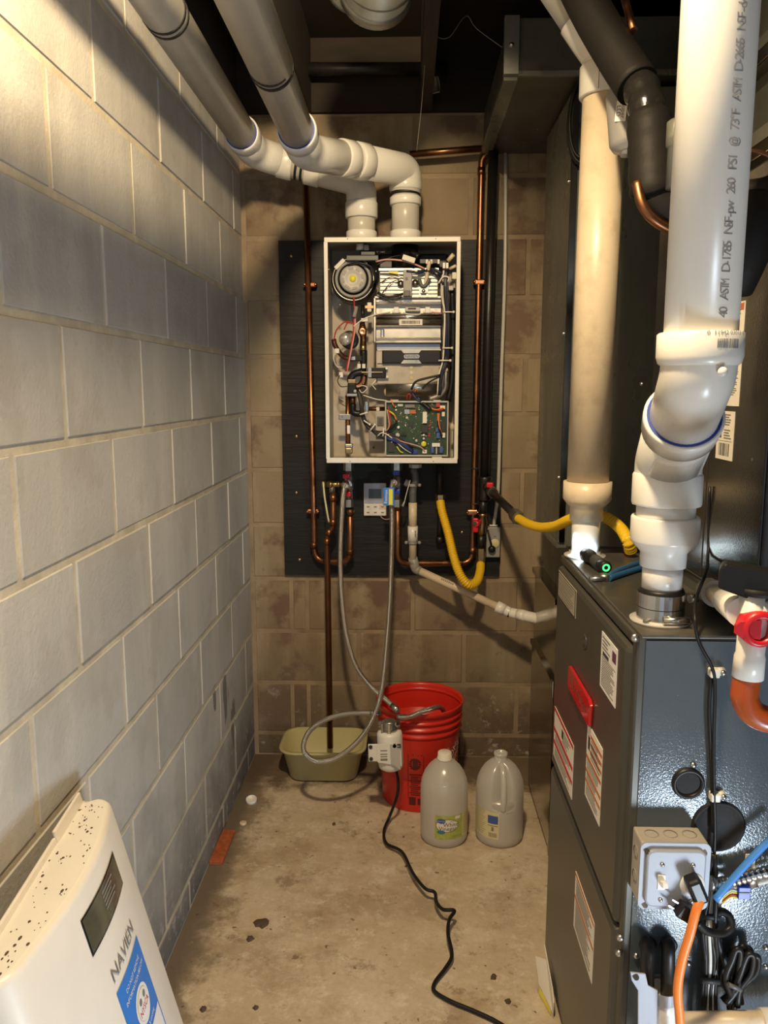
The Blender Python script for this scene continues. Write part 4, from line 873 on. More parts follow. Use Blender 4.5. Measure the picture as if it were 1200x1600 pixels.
# ================================================================ gas line
gl = thing('gas_pipe', 'black iron gas pipe with brass shut-off valve right of the heater', 'pipe', P(755, 800, 2.80))
YG = 2.80
MB().tube([P(771, 236, YG), P(763, 500, YG), P(757.5, 748, YG)], .0168, 18).build('main_pipe', 'iron_black', gl)
MB().tube([P(757.5, 744, YG), P(757.5, 746, YG), P(757.5, 752, YG), P(757, 774, YG), P(757, 780, YG), P(757, 782, YG)], [.021, .026, .022, .022, .025, .020], 18).build('tee', 'iron_black', gl)
MB().tube([P(755.5, 780, YG), P(754.5, 803, YG)], .0142, 16).build('nipple', 'iron_black', gl)
bv = MB().tube([P(754, 802, YG), P(754, 806, YG), P(753.8, 807, YG), P(753.5, 817, YG), P(753, 826, YG), P(752.6, 835, YG)], [.0165, .0165, .0135, .0195, .0135, .0165], 12).build('ball_valve', 'brass', gl)
hd = MB(); p = P(743, 820, 2.765); hd.box(p.x - .010, p.x + .010, p.y - .006, p.y + .006, p.z - .027, p.z + .024); hd.cyl(p + Vector((0, -.012, .004)), p + Vector((.02, .035, .004)), .011, seg=14); hd.build('handle', 'red_plastic', bv, bevel=.004)
MB().cyl(P(742, 818, 2.752), P(742, 818, 2.756), .007, seg=12).build('handle_nut', 'ink', bv)
MB().tube([P(752, 835, YG), P(751.5, 856, YG)], .0138, 16).build('nipple', 'iron_black', gl)
MB().lathe([(.0185, -.018), (.0185, .018)], align((0, 0, 1), P(751, 864, YG)), 6, smooth=False).build('flare_nut', 'brass', gl)
MB().lathe([(.0165, -.010), (.0165, .010)], align((0, 0, 1), P(750.8, 876, YG)), 6, smooth=False).build('flare_nut', 'brass', gl)
# branch toward the furnace
n0, n1 = P(764, 764, 2.77), P(806, 806, 2.47); dn = (n1 - n0).normalized()
MB().cyl(P(757, 757, YG), n0, .016, seg=14).build('branch_elbow', 'iron_black', gl)
MB().tube([n0, n1], .0135, 16).build('branch_pipe', 'iron_black', gl)
MB().cyl(n0 + dn * .02, n0 + dn * .055, .0185, seg=14).build('branch_collar', 'steel_soft', gl)
p = P(766, 758, 2.745); MB().box(p.x - .014, p.x + .010, p.y - .012, p.y + .012, p.z - .008, p.z + .010).build('branch_handle', 'red_plastic', gl, bevel=.004)
MB().lathe([(.021, -.02), (.021, .02)], align(dn, n1 - dn * .0), 6, smooth=False).build('union_nut', 'steel_soft', gl)
MB().lathe([(.0225, -.008), (.0225, .008)], align(dn, n1 + dn * .02), 6, smooth=False).build('union_nut', 'valve_metal', gl)
# stub from the heater feeding the yellow loop
gs = thing('gas_stub', 'short black gas stub behind the board centre above the yellow flexible loop', 'pipe', P(687, 780, 2.80))
MB().tube([P(687, 727, 2.79), P(687.5, 772, 2.79)], .0125, 14).build('stub_pipe', 'iron_black', gs); MB().lathe([(.0175, -.012), (.0175, .012)], align((0, 0, 1), P(688, 778, 2.785)), 6, smooth=False).build('flare_nut', 'brass', gs)
MB().tube([P(688, 795, 2.83), P(687, 842, 2.83)], .010, 12).build('drip_leg', 'iron_black', gs); MB().tube([P(687, 838, 2.83), P(687, 848, 2.83)], .014, 12).build('cap', 'iron_black', gs)
def csst(name, label, pts, r):
    q = resample(catmull(pts, 10), .0019); rr = [r * (1.0 if (i % 4) in (0, 1) else .82) for i in range(len(q))]
    return tag(MB().tube(q, rr, 16).build(name, 'yellow_csst'), label, 'gas hose')
csst('yellow_gas_hose', 'yellow corrugated gas hose hanging in a loop right of the drain pipe', [P(688, 784, 2.775), P(691, 800, 2.75), P(700, 832, 2.71), P(709, 870, 2.67), P(719, 898, 2.64), P(733, 914, 2.64), P(745, 908, 2.69), P(750, 893, 2.75), P(751, 882, 2.79)], .0155)
csst('yellow_gas_hose', 'yellow corrugated gas hose passing behind the cream pipe to the furnace', [n1 + dn * .028, P(826, 819, 2.33), P(845, 824, 2.20), P(868, 822, 2.06), P(888, 813, 1.95), P(915, 805, 1.86), P(945, 808, 1.82), P(968, 824, 1.78), P(980, 843, 1.72), PZ(986, 862, 1.045)], .0135)
# conduit and outlet
ob = thing('outlet_box', 'grey metal outlet box with a black plug at the end of a thin conduit', 'outlet', P(771, 872, 2.84))
pbox(760, 824, 781.5, 871, 2.825, YB - .001).build('box_body', 'grey_plastic', ob, bevel=.003)
MB().lathe([(.0165, 0), (.0165, .003), (.015, .004), (0, .004)], align(YN, P(773, 849, 2.825)), 20).build('socket', 'cream_label', ob)
MB().sphere(P(773, 837, 2.824), .0035).build('screw', 'screw', ob); pbox(764, 820, 778, 825, 2.828, 2.85).build('conduit_hub', 'steel_soft', ob, bevel=.002)
MB().tube(catmull([P(790, 238, 2.862), P(789, 420, 2.85), P(783, 600, 2.848), P(779.5, 735, 2.845), P(777, 780, 2.845), P(771.5, 822, 2.84)], 5), .0065, 10).build('conduit', 'pvc_grey', ob)
MB().tube(catmull([P(762, 828, 2.82), P(765, 840, 2.81), P(768, 852, 2.805)], 4), .0035, 8).build('plug_cord', 'black_rubber', ob); MB().sphere(P(768.5, 858, 2.81), .0135, sc=(1, .8, 1)).build('plug', 'black_plastic', ob)

# ================================================================ braided hoses, pump, bucket, basin, jugs
def hose(label, pts, ends=None):
    h = thing('braided_hose', label, 'hose', pts[0])
    MB().tube(resample(catmull(pts, 10), .008), .0082, 12).build('braid', 'braid', h)
    for (p, d, L) in ends or []: MB().cyl(p, Vector(p) + Vector(d).normalized() * L, .0105, seg=12).build('end_ferrule', 'steel', h)
    return h
hose('braided steel hose from the red-handled valve down to the pump on the bucket', [P(541, 757, 2.675), P(537, 768, 2.655), P(534.5, 800, 2.66), P(532, 870, 2.66), P(534, 930, 2.65), P(541, 990, 2.63), P(556, 1040, 2.60), P(580, 1073, 2.55), P(603, 1093, 2.485), P(622, 1111, 2.432)], [(P(541, 755, 2.70), (0, -1, -.2), .03), (P(613, 1102, 2.458), P(622, 1111, 2.432) - P(613, 1102, 2.458), .03)])
hose('braided steel hose from the blue-handled valve looping over the basin to the pump', [P(615, 752, 2.675), P(612, 764, 2.655), P(612.5, 800, 2.66), P(612, 860, 2.64), P(609, 940, 2.60), P(603, 1020, 2.54), P(596, 1080, 2.47), P(583, 1122, 2.41), P(562, 1155, 2.38), P(530, 1182, 2.37), P(500, 1190, 2.38), P(480, 1181, 2.40), P(474, 1165, 2.42), P(484, 1142, 2.44), P(510, 1124, 2.45), P(545, 1115, 2.44), P(585, 1114, 2.42)], [(P(616, 750, 2.70), (0, -1, -.2), .03), (P(578, 1114.5, 2.424), (1, 0, 0), .035)])
hose('short braided hose hooked from the pump over the far rim of the red bucket', [P(622, 1121, 2.413), P(640, 1120, 2.413), P(657, 1113, 2.425), P(672, 1108, 2.45), P(686, 1105, 2.50), P(693, 1111, 2.53), P(694, 1126, 2.54)], [(P(620, 1121, 2.417), (1, .1, 0), .03)])
tg = thing('hose_tag', 'blue and yellow paper tag wrapped on the braided hose beside the controller', 'tag', P(607, 790, 2.64))
pbox(599, 762, 616, 790, 2.6355, 2.637).build('blue_card', 'blue_print', tg); pbox(607.5, 764, 613.5, 789, 2.634, 2.6355).build('yellow_strip', 'yellow', tg)
MB().text('Eastman', frame(P(603.2, 776, 2.6348), (0.05, 0, 1), (-1, 0, .05)), .014).build('lettering', 'paper_white', tg)
# bucket
bc = PZ(649, 1270, 0); BX, BY = P(655, 1180, 2.6).x, bc.y + .127
bk = thing('red_bucket', 'tall red plastic bucket standing behind the vinegar jug', 'bucket', (BX, BY, 0))
prof = [(.0, .0), (.126, .0), (.128, .004), (.131, .10), (.1365, .262), (.1425, .263), (.1425, .272), (.1385, .274), (.139, .288), (.1465, .289), (.1465, .297), (.140, .299), (.1405, .311), (.1465, .312), (.1465, .320), (.141, .322), (.1415, .334), (.1475, .335), (.1495, .3475), (.1495, .353), (.1465, .354), (.1425, .345), (.139, .29), (.127, .008), (.0, .006)]
MB().lathe(prof, Matrix.Translation((BX, BY, 0)), 56, caps=False).build('bucket_body', 'bucket_red', bk)
def rad(z): return .128 + (.1365 - .128) * max(0, z) / .262
def cpatch(mb, cx, cy, rf, a0, a1, z0, z1, eps=.0006, n=6):
    vs = []; fs = []
    for i in range(n + 1):
        a = a0 + (a1 - a0) * i / n
        for z in (z0, z1): vs.append((cx + (rf(z) + eps) * math.sin(a), cy - (rf(z) + eps) * math.cos(a), z))
    for i in range(n): fs.append((2 * i, 2 * i + 2, 2 * i + 3, 2 * i + 1))
    return mb.add(vs, fs, True)
m = MB(); A0 = -.36
def bpp(a0, a1, z0, z1): cpatch(m, BX, BY, rad, a0, a1, z0, z1)
bpp(-.30, .10, .205, .24); bpp(-.30, -.285, .05, .205); bpp(.085, .10, .05, .205)
for k in range(11): bpp(-.26 + (.03 if k % 3 else 0), .06 - .05 * ((k * 7) % 3), .135 - k * .0072, .1385 - k * .0072)
bpp(-.27, -.10, .028, .056); bpp(-.05, .02, .03, .052)
for k in range(14):
    a = 2 * PI * k / 14; cx_, cz_ = -.12 + .12 * math.cos(a), .175 + .018 * math.sin(a); bpp(cx_ - .035, cx_ + .035, cz_ - .003, cz_ + .003)
bpp(-.18, -.05, .160, .19)
m.build('warning_print', 'bucket_ink', bk)
m = MB()
bpp(.66, 1.30, .252, .2555); bpp(.66, .69, .13, .2555); bpp(.66, 1.30, .13, .1335)
def bk_txt(p):
    q = Vector((p.x * .75 - p.y * .66, p.x * .66 + p.y * .75)); a_ = .98 + q.x / .135; z_ = .196 + q.y
    return Vector((BX + (rad(z_) + .0009) * math.sin(a_), BY - (rad(z_) + .0009) * math.cos(a_), z_))
m.text('HOME', None, .036, fn=bk_txt); m.text('DEPOT', None, .028, fn=lambda p: bk_txt(p + Vector((.006, -.030, 0)))); m.text('THE', None, .016, fn=lambda p: bk_txt(p + Vector((-.02, .028, 0))))
m.build('white_print', 'paper_white', bk)
for a in (-.62, 1.75): MB().sphere((BX + .141 * math.sin(a), BY - .141 * math.cos(a), .245), .009, sc=(1, 1, 1)).build('handle_lug', 'bucket_red', bk)
# pump
px_, py_ = P(611, 1160, 2.395).x, 2.392; z0 = P(612, 1199, 2.395).z; z1 = P(609, 1140, 2.395).z
pu = thing('transfer_pump', 'small white electric transfer pump hanging against the red bucket', 'pump', (px_, py_, z0))
Mt = Matrix.Translation((px_, py_, z0)) @ Matrix.Rotation(-.04, 4, 'Y'); H = z1 - z0
MB().lathe([(.0, 0), (.030, 0), (.038, .006), (.0405, .018), (.0405, H - .012), (.037, H - .003), (.030, H), (.0, H)], Mt, 32).build('motor_body', 'white_plastic', pu)
MB().box(-.068, -.028, -.036, -.031, .040, .098, Mt).build('mount_plate', 'white_plastic', pu, bevel=.002)
MB().poly([(-.04, -.03), (.036, -.045), (.036, .03), (-.04, .03)], Mt @ frame((0, -.044, .073), (1, 0, 0), (0, 0, 1)), .003).build('bracket', 'white_plastic', pu)
MB().poly([(.0, .03), (.030, .03), (.030, -.055), (.0, -.03)], Mt @ frame((0.002, -.050, .073), (1, 0, 0), (0, 0, 1)), .003).build('bracket_arm', 'grey_light', pu)
m = MB()
for zz in (.080, .060, .068, .052, .048): m.box(-.030, -.008, -.0478, -.0470, zz, zz + .003, Mt)
m.build('rating_print', 'ink_grey', pu)
for (x, zz) in ((-.060, .050), (-.060, .090)): MB().cyl(Mt @ Vector((x, -.039, zz)), Mt @ Vector((x, -.03, zz)), .006, seg=12).build('rubber_foot', 'ink', pu)
MB().cyl(Mt @ Vector((.016, -.053, .098)), Mt @ Vector((.016, -.047, .098)), .006, seg=12).build('rubber_foot', 'ink', pu)
m = MB()
for zz in (.101, .093): m.box(.024, .036, -.0545, -.050, zz, zz + .0035, Mt)
m.build('vent_slot', 'ink', pu)
hdm = MB().lathe([(.026, H - .004), (.026, H + .012), (.022, H + .014), (.022, H + .030), (.018, H + .033), (0, H + .033)], Mt, 20).build('pump_head', 'valve_metal', pu)
for dx in (-.035, .035): MB().cyl(Mt @ Vector((0, 0, H + .020)), Mt @ Vector((dx, 0, H + .020)), .011, seg=12).build('port', 'steel', hdm)
MB().box(-.006, .006, -.03, -.018, H - .01, H + .03, Mt).build('head_clamp', 'steel', hdm, bevel=.002); MB().box(-.026, -.018, -.022, -.012, H - .005, H + .03, Mt).build('head_clamp', 'steel_soft', hdm, bevel=.002)
# its cord across the floor
pts = [P(618, 1199, 2.39), P(622, 1222, 2.39), P(620, 1245, 2.38), PZ(609, 1275, .03), PZ(600, 1298, .016), PZ(604, 1318, .016), PZ(628, 1331, .02), PZ(645, 1364, .03), PZ(664, 1388, .035), PZ(679, 1394, .035), PZ(682, 1409, .035), PZ(692, 1421, .04), PZ(710, 1423, .045), PZ(702, 1437, .04), PZ(700, 1459, .03), PZ(706, 1492, .02), PZ(696, 1513, .012), PZ(679, 1536, .008), PZ(680, 1550, .007), PZ(707, 1566, .007), PZ(741, 1580, .007), PZ(785, 1602, .007), PZ(850, 1650, .007)]
tag(MB().tube(catmull(pts, 6), .0048, 8).build('pump_cord', 'black_rubber'), 'black power cord snaking from the pump across the concrete floor', 'cord')
# basin
def rrect(w_, d_, r, n=5):
    out = []
    for (sx, sy, a0) in ((1, 1, 0), (-1, 1, PI / 2), (-1, -1, PI), (1, -1, 3 * PI / 2)):
        for k in range(n + 1):
            a = a0 + PI / 2 * k / n; out.append((sx * (w_ / 2 - r) + r * math.cos(a), sy * (d_ / 2 - r) + r * math.sin(a)))
    return out
def loft(loops, closed_bottom=True, smooth=True):
    n = len(loops[0]); vs = [p for l in loops for p in l]; fs = []
    for i in range(len(loops) - 1):
        for k in range(n): fs.append((i * n + k, i * n + (k + 1) % n, (i + 1) * n + (k + 1) % n, (i + 1) * n + k))
    m = MB().add(vs, fs, smooth)
    return m
tx, ty = P(507, 1200, 2.74).x, 2.745
bs = thing('plastic_basin', 'pale yellow-green plastic basin under the copper discharge pipe', 'basin', (tx, ty, 0))
def lp(w_, d_, r, z): return [(tx + x, ty + y, z) for x, y in rrect(w_, d_, r)]
loops = [lp(.04, .02, .008, .001), lp(.22, .145, .04, .001), lp(.245, .17, .05, .008), lp(.29, .206, .055, .112), lp(.315, .23, .06, .118), lp(.315, .23, .06, .124), lp(.290, .206, .055, .124), lp(.240, .164, .048, .012), lp(.20, .13, .04, .006), lp(.04, .02, .008, .006)]
loft(loops).build('basin_shell', 'basin', bs)
m = MB().box(tx - .1, tx + .1, ty - .062, ty + .062, .003, .0055); m.build('basin_floor', 'basin', bs)
# vinegar jugs
def jug(label, cx, cy, rot, level, handle):
    j = thing('gallon_jug', label, 'jug', (cx, cy, 0))
    prof = [(.0, .004), (.045, .003), (.060, .0), (.068, .004), (.0735, .014), (.0740, .03), (.0740, .165), (.0735, .178), (.0700, .198), (.062, .219), (.050, .238), (.036, .252), (.023, .2605), (.0195, .263), (.0190, .275)]
    seg = 48; vs = []; fs = []
    def rr(r, z, a):
        if handle and .125 < z < .262:
            d = abs((a + PI) % (2 * PI) - PI); k = max(0, 1 - d / .62); kz = min(1, (z - .125) / .02, (.262 - z) / .02); r -= .030 * (k * k * (3 - 2 * k)) * max(0, kz) * min(1, r / .05)
        return r
    full = []
    for (a, b) in zip(prof, prof[1:]):
        n = max(1, int(abs(b[1] - a[1]) / .012))
        for k in range(n): full.append((a[0] + (b[0] - a[0]) * k / n, a[1] + (b[1] - a[1]) * k / n))
    full.append(prof[-1])
    for (r, z) in full:
        for k in range(seg):
            a = 2 * PI * k / seg; q = rr(r, z, a); vs.append((cx + q * math.sin(a + rot), cy - q * math.cos(a + rot), z))
    for i in range(len(full) - 1):
        for k in range(seg): fs.append((i * seg + k, i * seg + (k + 1) % seg, (i + 1) * seg + (k + 1) % seg, (i + 1) * seg + k))
    MB().add(vs, fs, True).build('bottle', 'jug_plastic', j)
    liq = [(max(0, r - .0025), z) for r, z in full if .004 < z < level]; liq = [(0, .006)] + liq + [(liq[-1][0], level), (0, level)]
    MB().lathe(liq, Matrix.Translation((cx, cy, 0)), 36, caps=False).build('liquid', 'jug_liquid', j)
    if handle:
        def hpnt(r, z): return (cx + r * math.sin(rot), cy - r * math.cos(rot), z)
        MB().tube(catmull([hpnt(.022, .252), hpnt(.045, .247), hpnt(.0635, .222), hpnt(.070, .19), hpnt(.0715, .155), hpnt(.066, .125)], 5), .0085, 10).build('handle', 'jug_plastic', j)
    return j
j1x, j1y = P(695, 1325, 2.25).x, 2.325
j1 = jug('full vinegar jug with a white cap and green label beside the red bucket', j1x, j1y, PI, .205, True)
MB().lathe([(.0, .2865), (.018, .2865), (.0215, .284), (.0220, .268), (.0235, .267), (.0235, .262), (.018, .262)], Matrix.Translation((j1x, j1y, 0)), 30, caps=False).build('cap', 'jug_cap', j1)
def jr(z): return .0742
m = MB(); cpatch(m, j1x, j1y, jr, -.42, .80, .035, .112, .0004, 10); lbl = m.build('green_label', 'green_label', j1)
m = MB(); cpatch(m, j1x, j1y, jr, .80, 1.5, .035, .112, .0004, 8); m.build('side_label', 'cream_label', j1)
def lab_txt(cx, cy, body, a, z, size, mt, par, fx=1.0, nm='lettering'):
    return MB().text(body, None, size, fn=lambda p: Vector((cx + .0752 * math.sin(a + p.x * fx / .074), cy - .0752 * math.cos(a + p.x * fx / .074), z + p.y))).build(nm, mt, par)
def lab_oval(cx, cy, a, z, rx, rz, mt, par, r=.0749, nm='label_oval'):
    vs = [(cx + r * math.sin(a), cy - r * math.cos(a), z)]; fs = []
    for q in range(1, 7):
        for k in range(28):
            t_ = 2 * PI * k / 28; aa = a + q / 6 * rx * math.cos(t_) / .074; vs.append((cx + r * math.sin(aa), cy - r * math.cos(aa), z + q / 6 * rz * math.sin(t_)))
    for k in range(28): fs.append((0, 1 + k, 1 + (k + 1) % 28))
    for q in range(5):
        for k in range(28): fs.append((1 + q * 28 + k, 1 + (q + 1) * 28 + k, 1 + (q + 1) * 28 + (k + 1) % 28, 1 + q * 28 + (k + 1) % 28))
    return MB().add(vs, fs).build(nm, mt, par)
lab_oval(j1x, j1y, .10, .080, .036, .0215, 'ink', j1, .0747); lab_oval(j1x, j1y, .10, .080, .0345, .0200, 'paper', j1, .0749)
lab_oval(j1x, j1y, -.16, .095, .0135, .008, 'blue_label', j1, .0751); lab_oval(j1x, j1y, -.16, .059, .0125, .0065, 'teal_print', j1, .0751)
lab_txt(j1x, j1y, 'White', .24, .083, .0185, 'ink', j1); lab_txt(j1x, j1y, 'Vinegar', .12, .070, .0185, 'ink', j1); lab_txt(j1x, j1y, 'Great Value', -.16, .095, .005, 'paper', j1)
lab_txt(j1x, j1y, 'distilled', .32, .0945, .006, 'ink_grey', j1)
m = MB(); cpatch(m, j1x, j1y, jr, .42, .66, .100, .110, .0008, 4); m.build('price_patch', 'paper', j1)
m = MB(); cpatch(m, j1x, j1y, jr, .30, .72, .0435, .0448, .0008, 4)
for k in range(9): cpatch(m, j1x, j1y, jr, .86, 1.4 - .1 * (k % 3), .105 - k * .0075, .1065 - k * .0075, .0008, 4)
m.build('fine_print', 'ink_grey', j1)
j2x, j2y = P(784, 1325, 2.25).x, 2.33
j2 = jug('open half-empty jug without a cap, its moulded handle facing out', j2x, j2y, .05, .150, True)
MB().lathe([(.0165, .274), (.0195, .274), (.0212, .277), (.0212, .283), (.0185, .285), (.0165, .285), (.0160, .262)], Matrix.Translation((j2x, j2y, 0)), 30, caps=False).build('neck_ring', 'jug_plastic', j2)
m = MB(); cpatch(m, j2x, j2y, jr, -1.45, -.12, .034, .122, .0004, 12); m.build('back_label', 'cream_label', j2)
m = MB(); cpatch(m, j2x, j2y, jr, -.60, -.17, .084, .110, .0008, 5); m.build('blue_panel', 'blue_label', j2)
m = MB(); cpatch(m, j2x, j2y, jr, -.60, -.17, .076, .0785, .0008, 5)
for k in range(12): cpatch(m, j2x, j2y, jr, -1.3, -.72 - .06 * (k % 3), .118 - k * .0068, .1192 - k * .0068, .0008, 4)
a = -.55
while a < -.20: wd = random.choice((.012, .02, .03)); cpatch(m, j2x, j2y, jr, a, a + wd, .040, .054, .0008, 1); a += wd + .016
cpatch(m, j2x, j2y, jr, -.44, -.34, .060, .073, .0008, 1); m.build('fine_print', 'ink_grey', j2)
lab_txt(j2x, j2y, 'BEST BY', .30, .121, .006, 'ink_grey', j2, nm='stamped_code')
# small things on the floor
cpz = PZ(393, 1253, .0); bcap = MB().lathe([(0, .003), (.015, .003), (.0165, .0), (.0185, .0), (.0185, .014), (.017, .015), (.016, .005), (0, .005)], Matrix.Translation(cpz) @ Matrix.Rotation(.25, 4, 'X'), 24, caps=False).build('bottle_cap', 'white_plastic'); tag(bcap, 'white plastic bottle cap lying upturned on the damp floor', 'bottle cap')
q = PZ(380, 1288, .0); nutr = MB().lathe([(.007, 0), (.0115, 0), (.0115, .008), (.007, .008)], Matrix.Translation(q), 12); nutr.add(nutr.v[:0], []); tag(nutr.build('pipe_nut', 'pvc_cream'), 'small pale ring nut lying on the floor by the block wall', 'nut')
a, b = PZ(358, 1302, .0), PZ(337, 1352, .0); dv = (b - a); 
M = frame((a + b) / 2, dv, Vector((0, 0, 1)).cross(dv)); L = dv.length
tag(MB().box(-L / 2, L / 2, -.020, .020, 0, .013, M).build('brick_chip', 'brick', bevel=.002), 'narrow orange brick chip lying against the foot of the block wall', 'brick')
random.seed(5); n_ = 0
for (x, y, r, nm, lab) in ((408, 1443, .022, 'dirt_clump', 'largest ragged clump of dried dirt near the middle of the floor'), (391, 1467, .012, 'dirt_clump', 'small dark dirt clump left of the largest clump'), (318, 1577, .010, 'dirt_clump', 'dark dirt crumb near the leaning white cover'), (522, 1288, .008, 'leaf_scrap', 'tiny dark triangular scrap on the floor left of the bucket'), (400, 1575, .008, 'dirt_clump', 'dark dirt crumb at the bottom edge left of centre'), (771, 1527, .010, 'dirt_clump', 'dark dirt crumb on the floor left of the torn carton'), (794, 1565, .009, 'dirt_clump', 'round brown crumb on the floor just before the torn carton')):
    c = PZ(x, y, 0); pts = [(r * random.uniform(.55, 1.15) * math.cos(2 * PI * k / 11), r * random.uniform(.55, 1.15) * math.sin(2 * PI * k / 11)) for k in range(11)]
    m = MB(); vs = [c + Vector((x_, y_, 0)) for x_, y_ in pts] + [c + Vector((x_ * .75, y_ * .75, .004)) for x_, y_ in pts] + [c + Vector((0, 0, .006))]
    fs = [(k, (k + 1) % 11, 11 + (k + 1) % 11, 11 + k) for k in range(11)] + [(11 + k, 11 + (k + 1) % 11, 22) for k in range(11)]
    tag(m.add(vs, fs).build(nm, 'debris'), lab, 'debris')
# ================================================================ furnace
XF = .343; YF0, YF1 = 1.166, 1.773; ZF = 1.033
fn = thing('furnace', 'dark grey metal furnace cabinet with paper labels and a red emblem on its door', 'furnace', (.68, 1.47, 0))
MB().box(XF + .016, 1.02, YF0 + .003, YF1, .0, ZF - .004).build('cabinet', 'furnace_door', fn)
MB().box(XF + .018, 1.02, YF0, YF0 + .004, .0, ZF - .010).build('side_panel', 'furnace_side', fn)
MB().box(XF + .010, 1.02, YF0 - .001, YF1, ZF - .006, ZF).build('top_panel', 'furnace_top', fn, bevel=.002)
MB().box(XF + .004, XF + .020, YF0 - .001, YF0 + .022, .0, ZF - .004).build('corner_post', 'furnace_door', fn, bevel=.004)
MB().box(XF + .004, XF + .020, YF0 + .02, YF1, ZF - .022, ZF - .004).build('top_rail', 'furnace_door', fn, bevel=.004)
ud = MB().box(XF - .004, XF + .018, YF0 + .022, YF1 - .006, .533, ZF - .026).build('upper_door', 'furnace_door', fn, bevel=.011)
ld = MB().box(XF - .004, XF + .018, YF0 + .022, YF1 - .006, .040, .527).build('lower_door', 'furnace_door', fn, bevel=.011)
MB().box(XF + .006, XF + .02, YF0 + .01, YF1, .0, .04).build('kick_rail', 'furnace_door', fn)
XP = XF - .0042
def face_rect(quad):
    """four photo corners (far-top, near-top, near-bottom, far-bottom) on the door plane -> (y_far, y_near, z_top, z_bottom)"""
    a, b, c, d = [PX(x, y, XP) for x, y in quad]
    return (a.y + d.y) / 2, (b.y + c.y) / 2, (a.z + b.z) / 2, (c.z + d.z) / 2
def door_label(name, quad, mat, door, lines=(), th=.0008):
    yf, yn, zt, zb = face_rect(quad)
    o = MB().box(XP - th, XP + .002, yn, yf, zb, zt).build(name, mat, door)
    groups = {}
    for (u0, u1, v0, v1, m) in lines:                           # u from the far edge (left as read) to the near edge, v from the top
        q = groups.setdefault(m, MB()); q.box(XP - th - .0004, XP - th, yf + (yn - yf) * u0, yf + (yn - yf) * u1, zt + (zb - zt) * v0, zt + (zb - zt) * v1)
    for m, q in groups.items(): q.build('print', m, o)
    return o, (yf, yn, zt, zb)
def rows(v0, v1, n, m='ink_grey', u0=.08, u1=.92, h=.45):
    return [(u0, u1 - random.uniform(0, .25), v0 + (v1 - v0) * (k + .2) / n, v0 + (v1 - v0) * (k + .2 + h) / n, m) for k in range(n)]
random.seed(31)
door_label('rating_label', ((873, 888), (900, 926), (899.5, 967), (872.5, 931)), 'paper_tan', ud, rows(.08, .95, 8) + [(.0, 1, 0, .03, 'ink'), (.0, 1, .97, 1, 'ink'), (0, .03, 0, 1, 'ink'), (.97, 1, 0, 1, 'ink')])
door_label('white_notice', ((942, 987), (966, 1016), (961, 1106), (937, 1070)), 'paper_white', ud, [(.72, .95, .10, .28, 'purple_print')] + rows(.04, .3, 4, u1=.6) + rows(.42, .95, 13) + [(.12, .5, .32, .38, 'ink'), (0.05, .95, .40, .405, 'ink')])
door_label('warning_label', ((867.5, 1104), (896, 1164), (894, 1250), (865, 1179)), 'paper', ud, [(0, 1, .0, .07, 'red_print'), (0, 1, .40, .48, 'red_print'), (0, 1, .66, .74, 'red_print')] + rows(.12, .38, 5, u0=.45) + rows(.5, .64, 4) + rows(.77, .96, 5) + [(.42, .50, .14, .30, 'ink')])
door_label('warning_label', ((918, 1128), (941, 1168), (937.5, 1293), (915, 1243)), 'paper', ud, [(.25, 1, .08 + k * .105, .125 + k * .105, 'orange_print') for k in range(3)] + [(0, 1, .42, .465, 'orange_print'), (0, 1, .61, .655, 'orange_print'), (0, 1, .75, .79, 'orange_print')] + rows(.13, .40, 6, u0=.30) + rows(.47, .6, 4) + rows(.66, .74, 3) + rows(.8, .96, 5) + [(.10, .22, .14, .32, 'ink')])
door_label('warning_label', ((899, 1361), (929, 1441), (925, 1539), (897.5, 1448)), 'paper', ld, [(0, 1, 0, .05, 'orange_print'), (0, 1, .40, .455, 'orange_print')] + rows(.08, .38, 9) + rows(.47, .95, 14))
yf, yn, zt, zb = face_rect(((893.5, 1040), (929, 1096), (926, 1135), (890.5, 1078)))
em = MB().poly([((yf - yn) * a, (zt - zb) * b) for a, b in ((-.5, .42), (-.44, .5), (.42, .5), (.5, .36), (.47, -.45), (.42, -.5), (-.42, -.44), (-.49, -.36))], frame((XP, (yf + yn) / 2, (zt + zb) / 2), (0, -1, 0), (0, 0, 1)), .007).build('emblem', 'red_emblem', ud, bevel=.0025)
MB().text('Goodman', frame((XP - .0072, (yf + yn) / 2, (zt + zb) / 2), (0, -1, 0), (0, 0, 1)), .034).build('emblem_lettering', 'steel_soft', em)
p = PX(914, 1003, XP); MB().lathe([(.016, 0), (.013, .002), (.009, .0005), (.004, .004), (0, .004)], align((-1, 0, 0), (XP, p.y, p.z)), 18).build('latch_dimple', 'furnace_door', ud)
for (x, y) in ((965, 1465), (963, 1489)):
    p = PX(x, y, XP); MB().sphere((XF, p.y, p.z), .006).build('door_screw', 'screw', fn)
for (x, y) in ((992, 996),): MB().lathe([(.0065, 0), (.0065, .004), (0, .005)], align(YN, P(x, y, YF0)), 8).build('hex_screw', 'screw', fn)
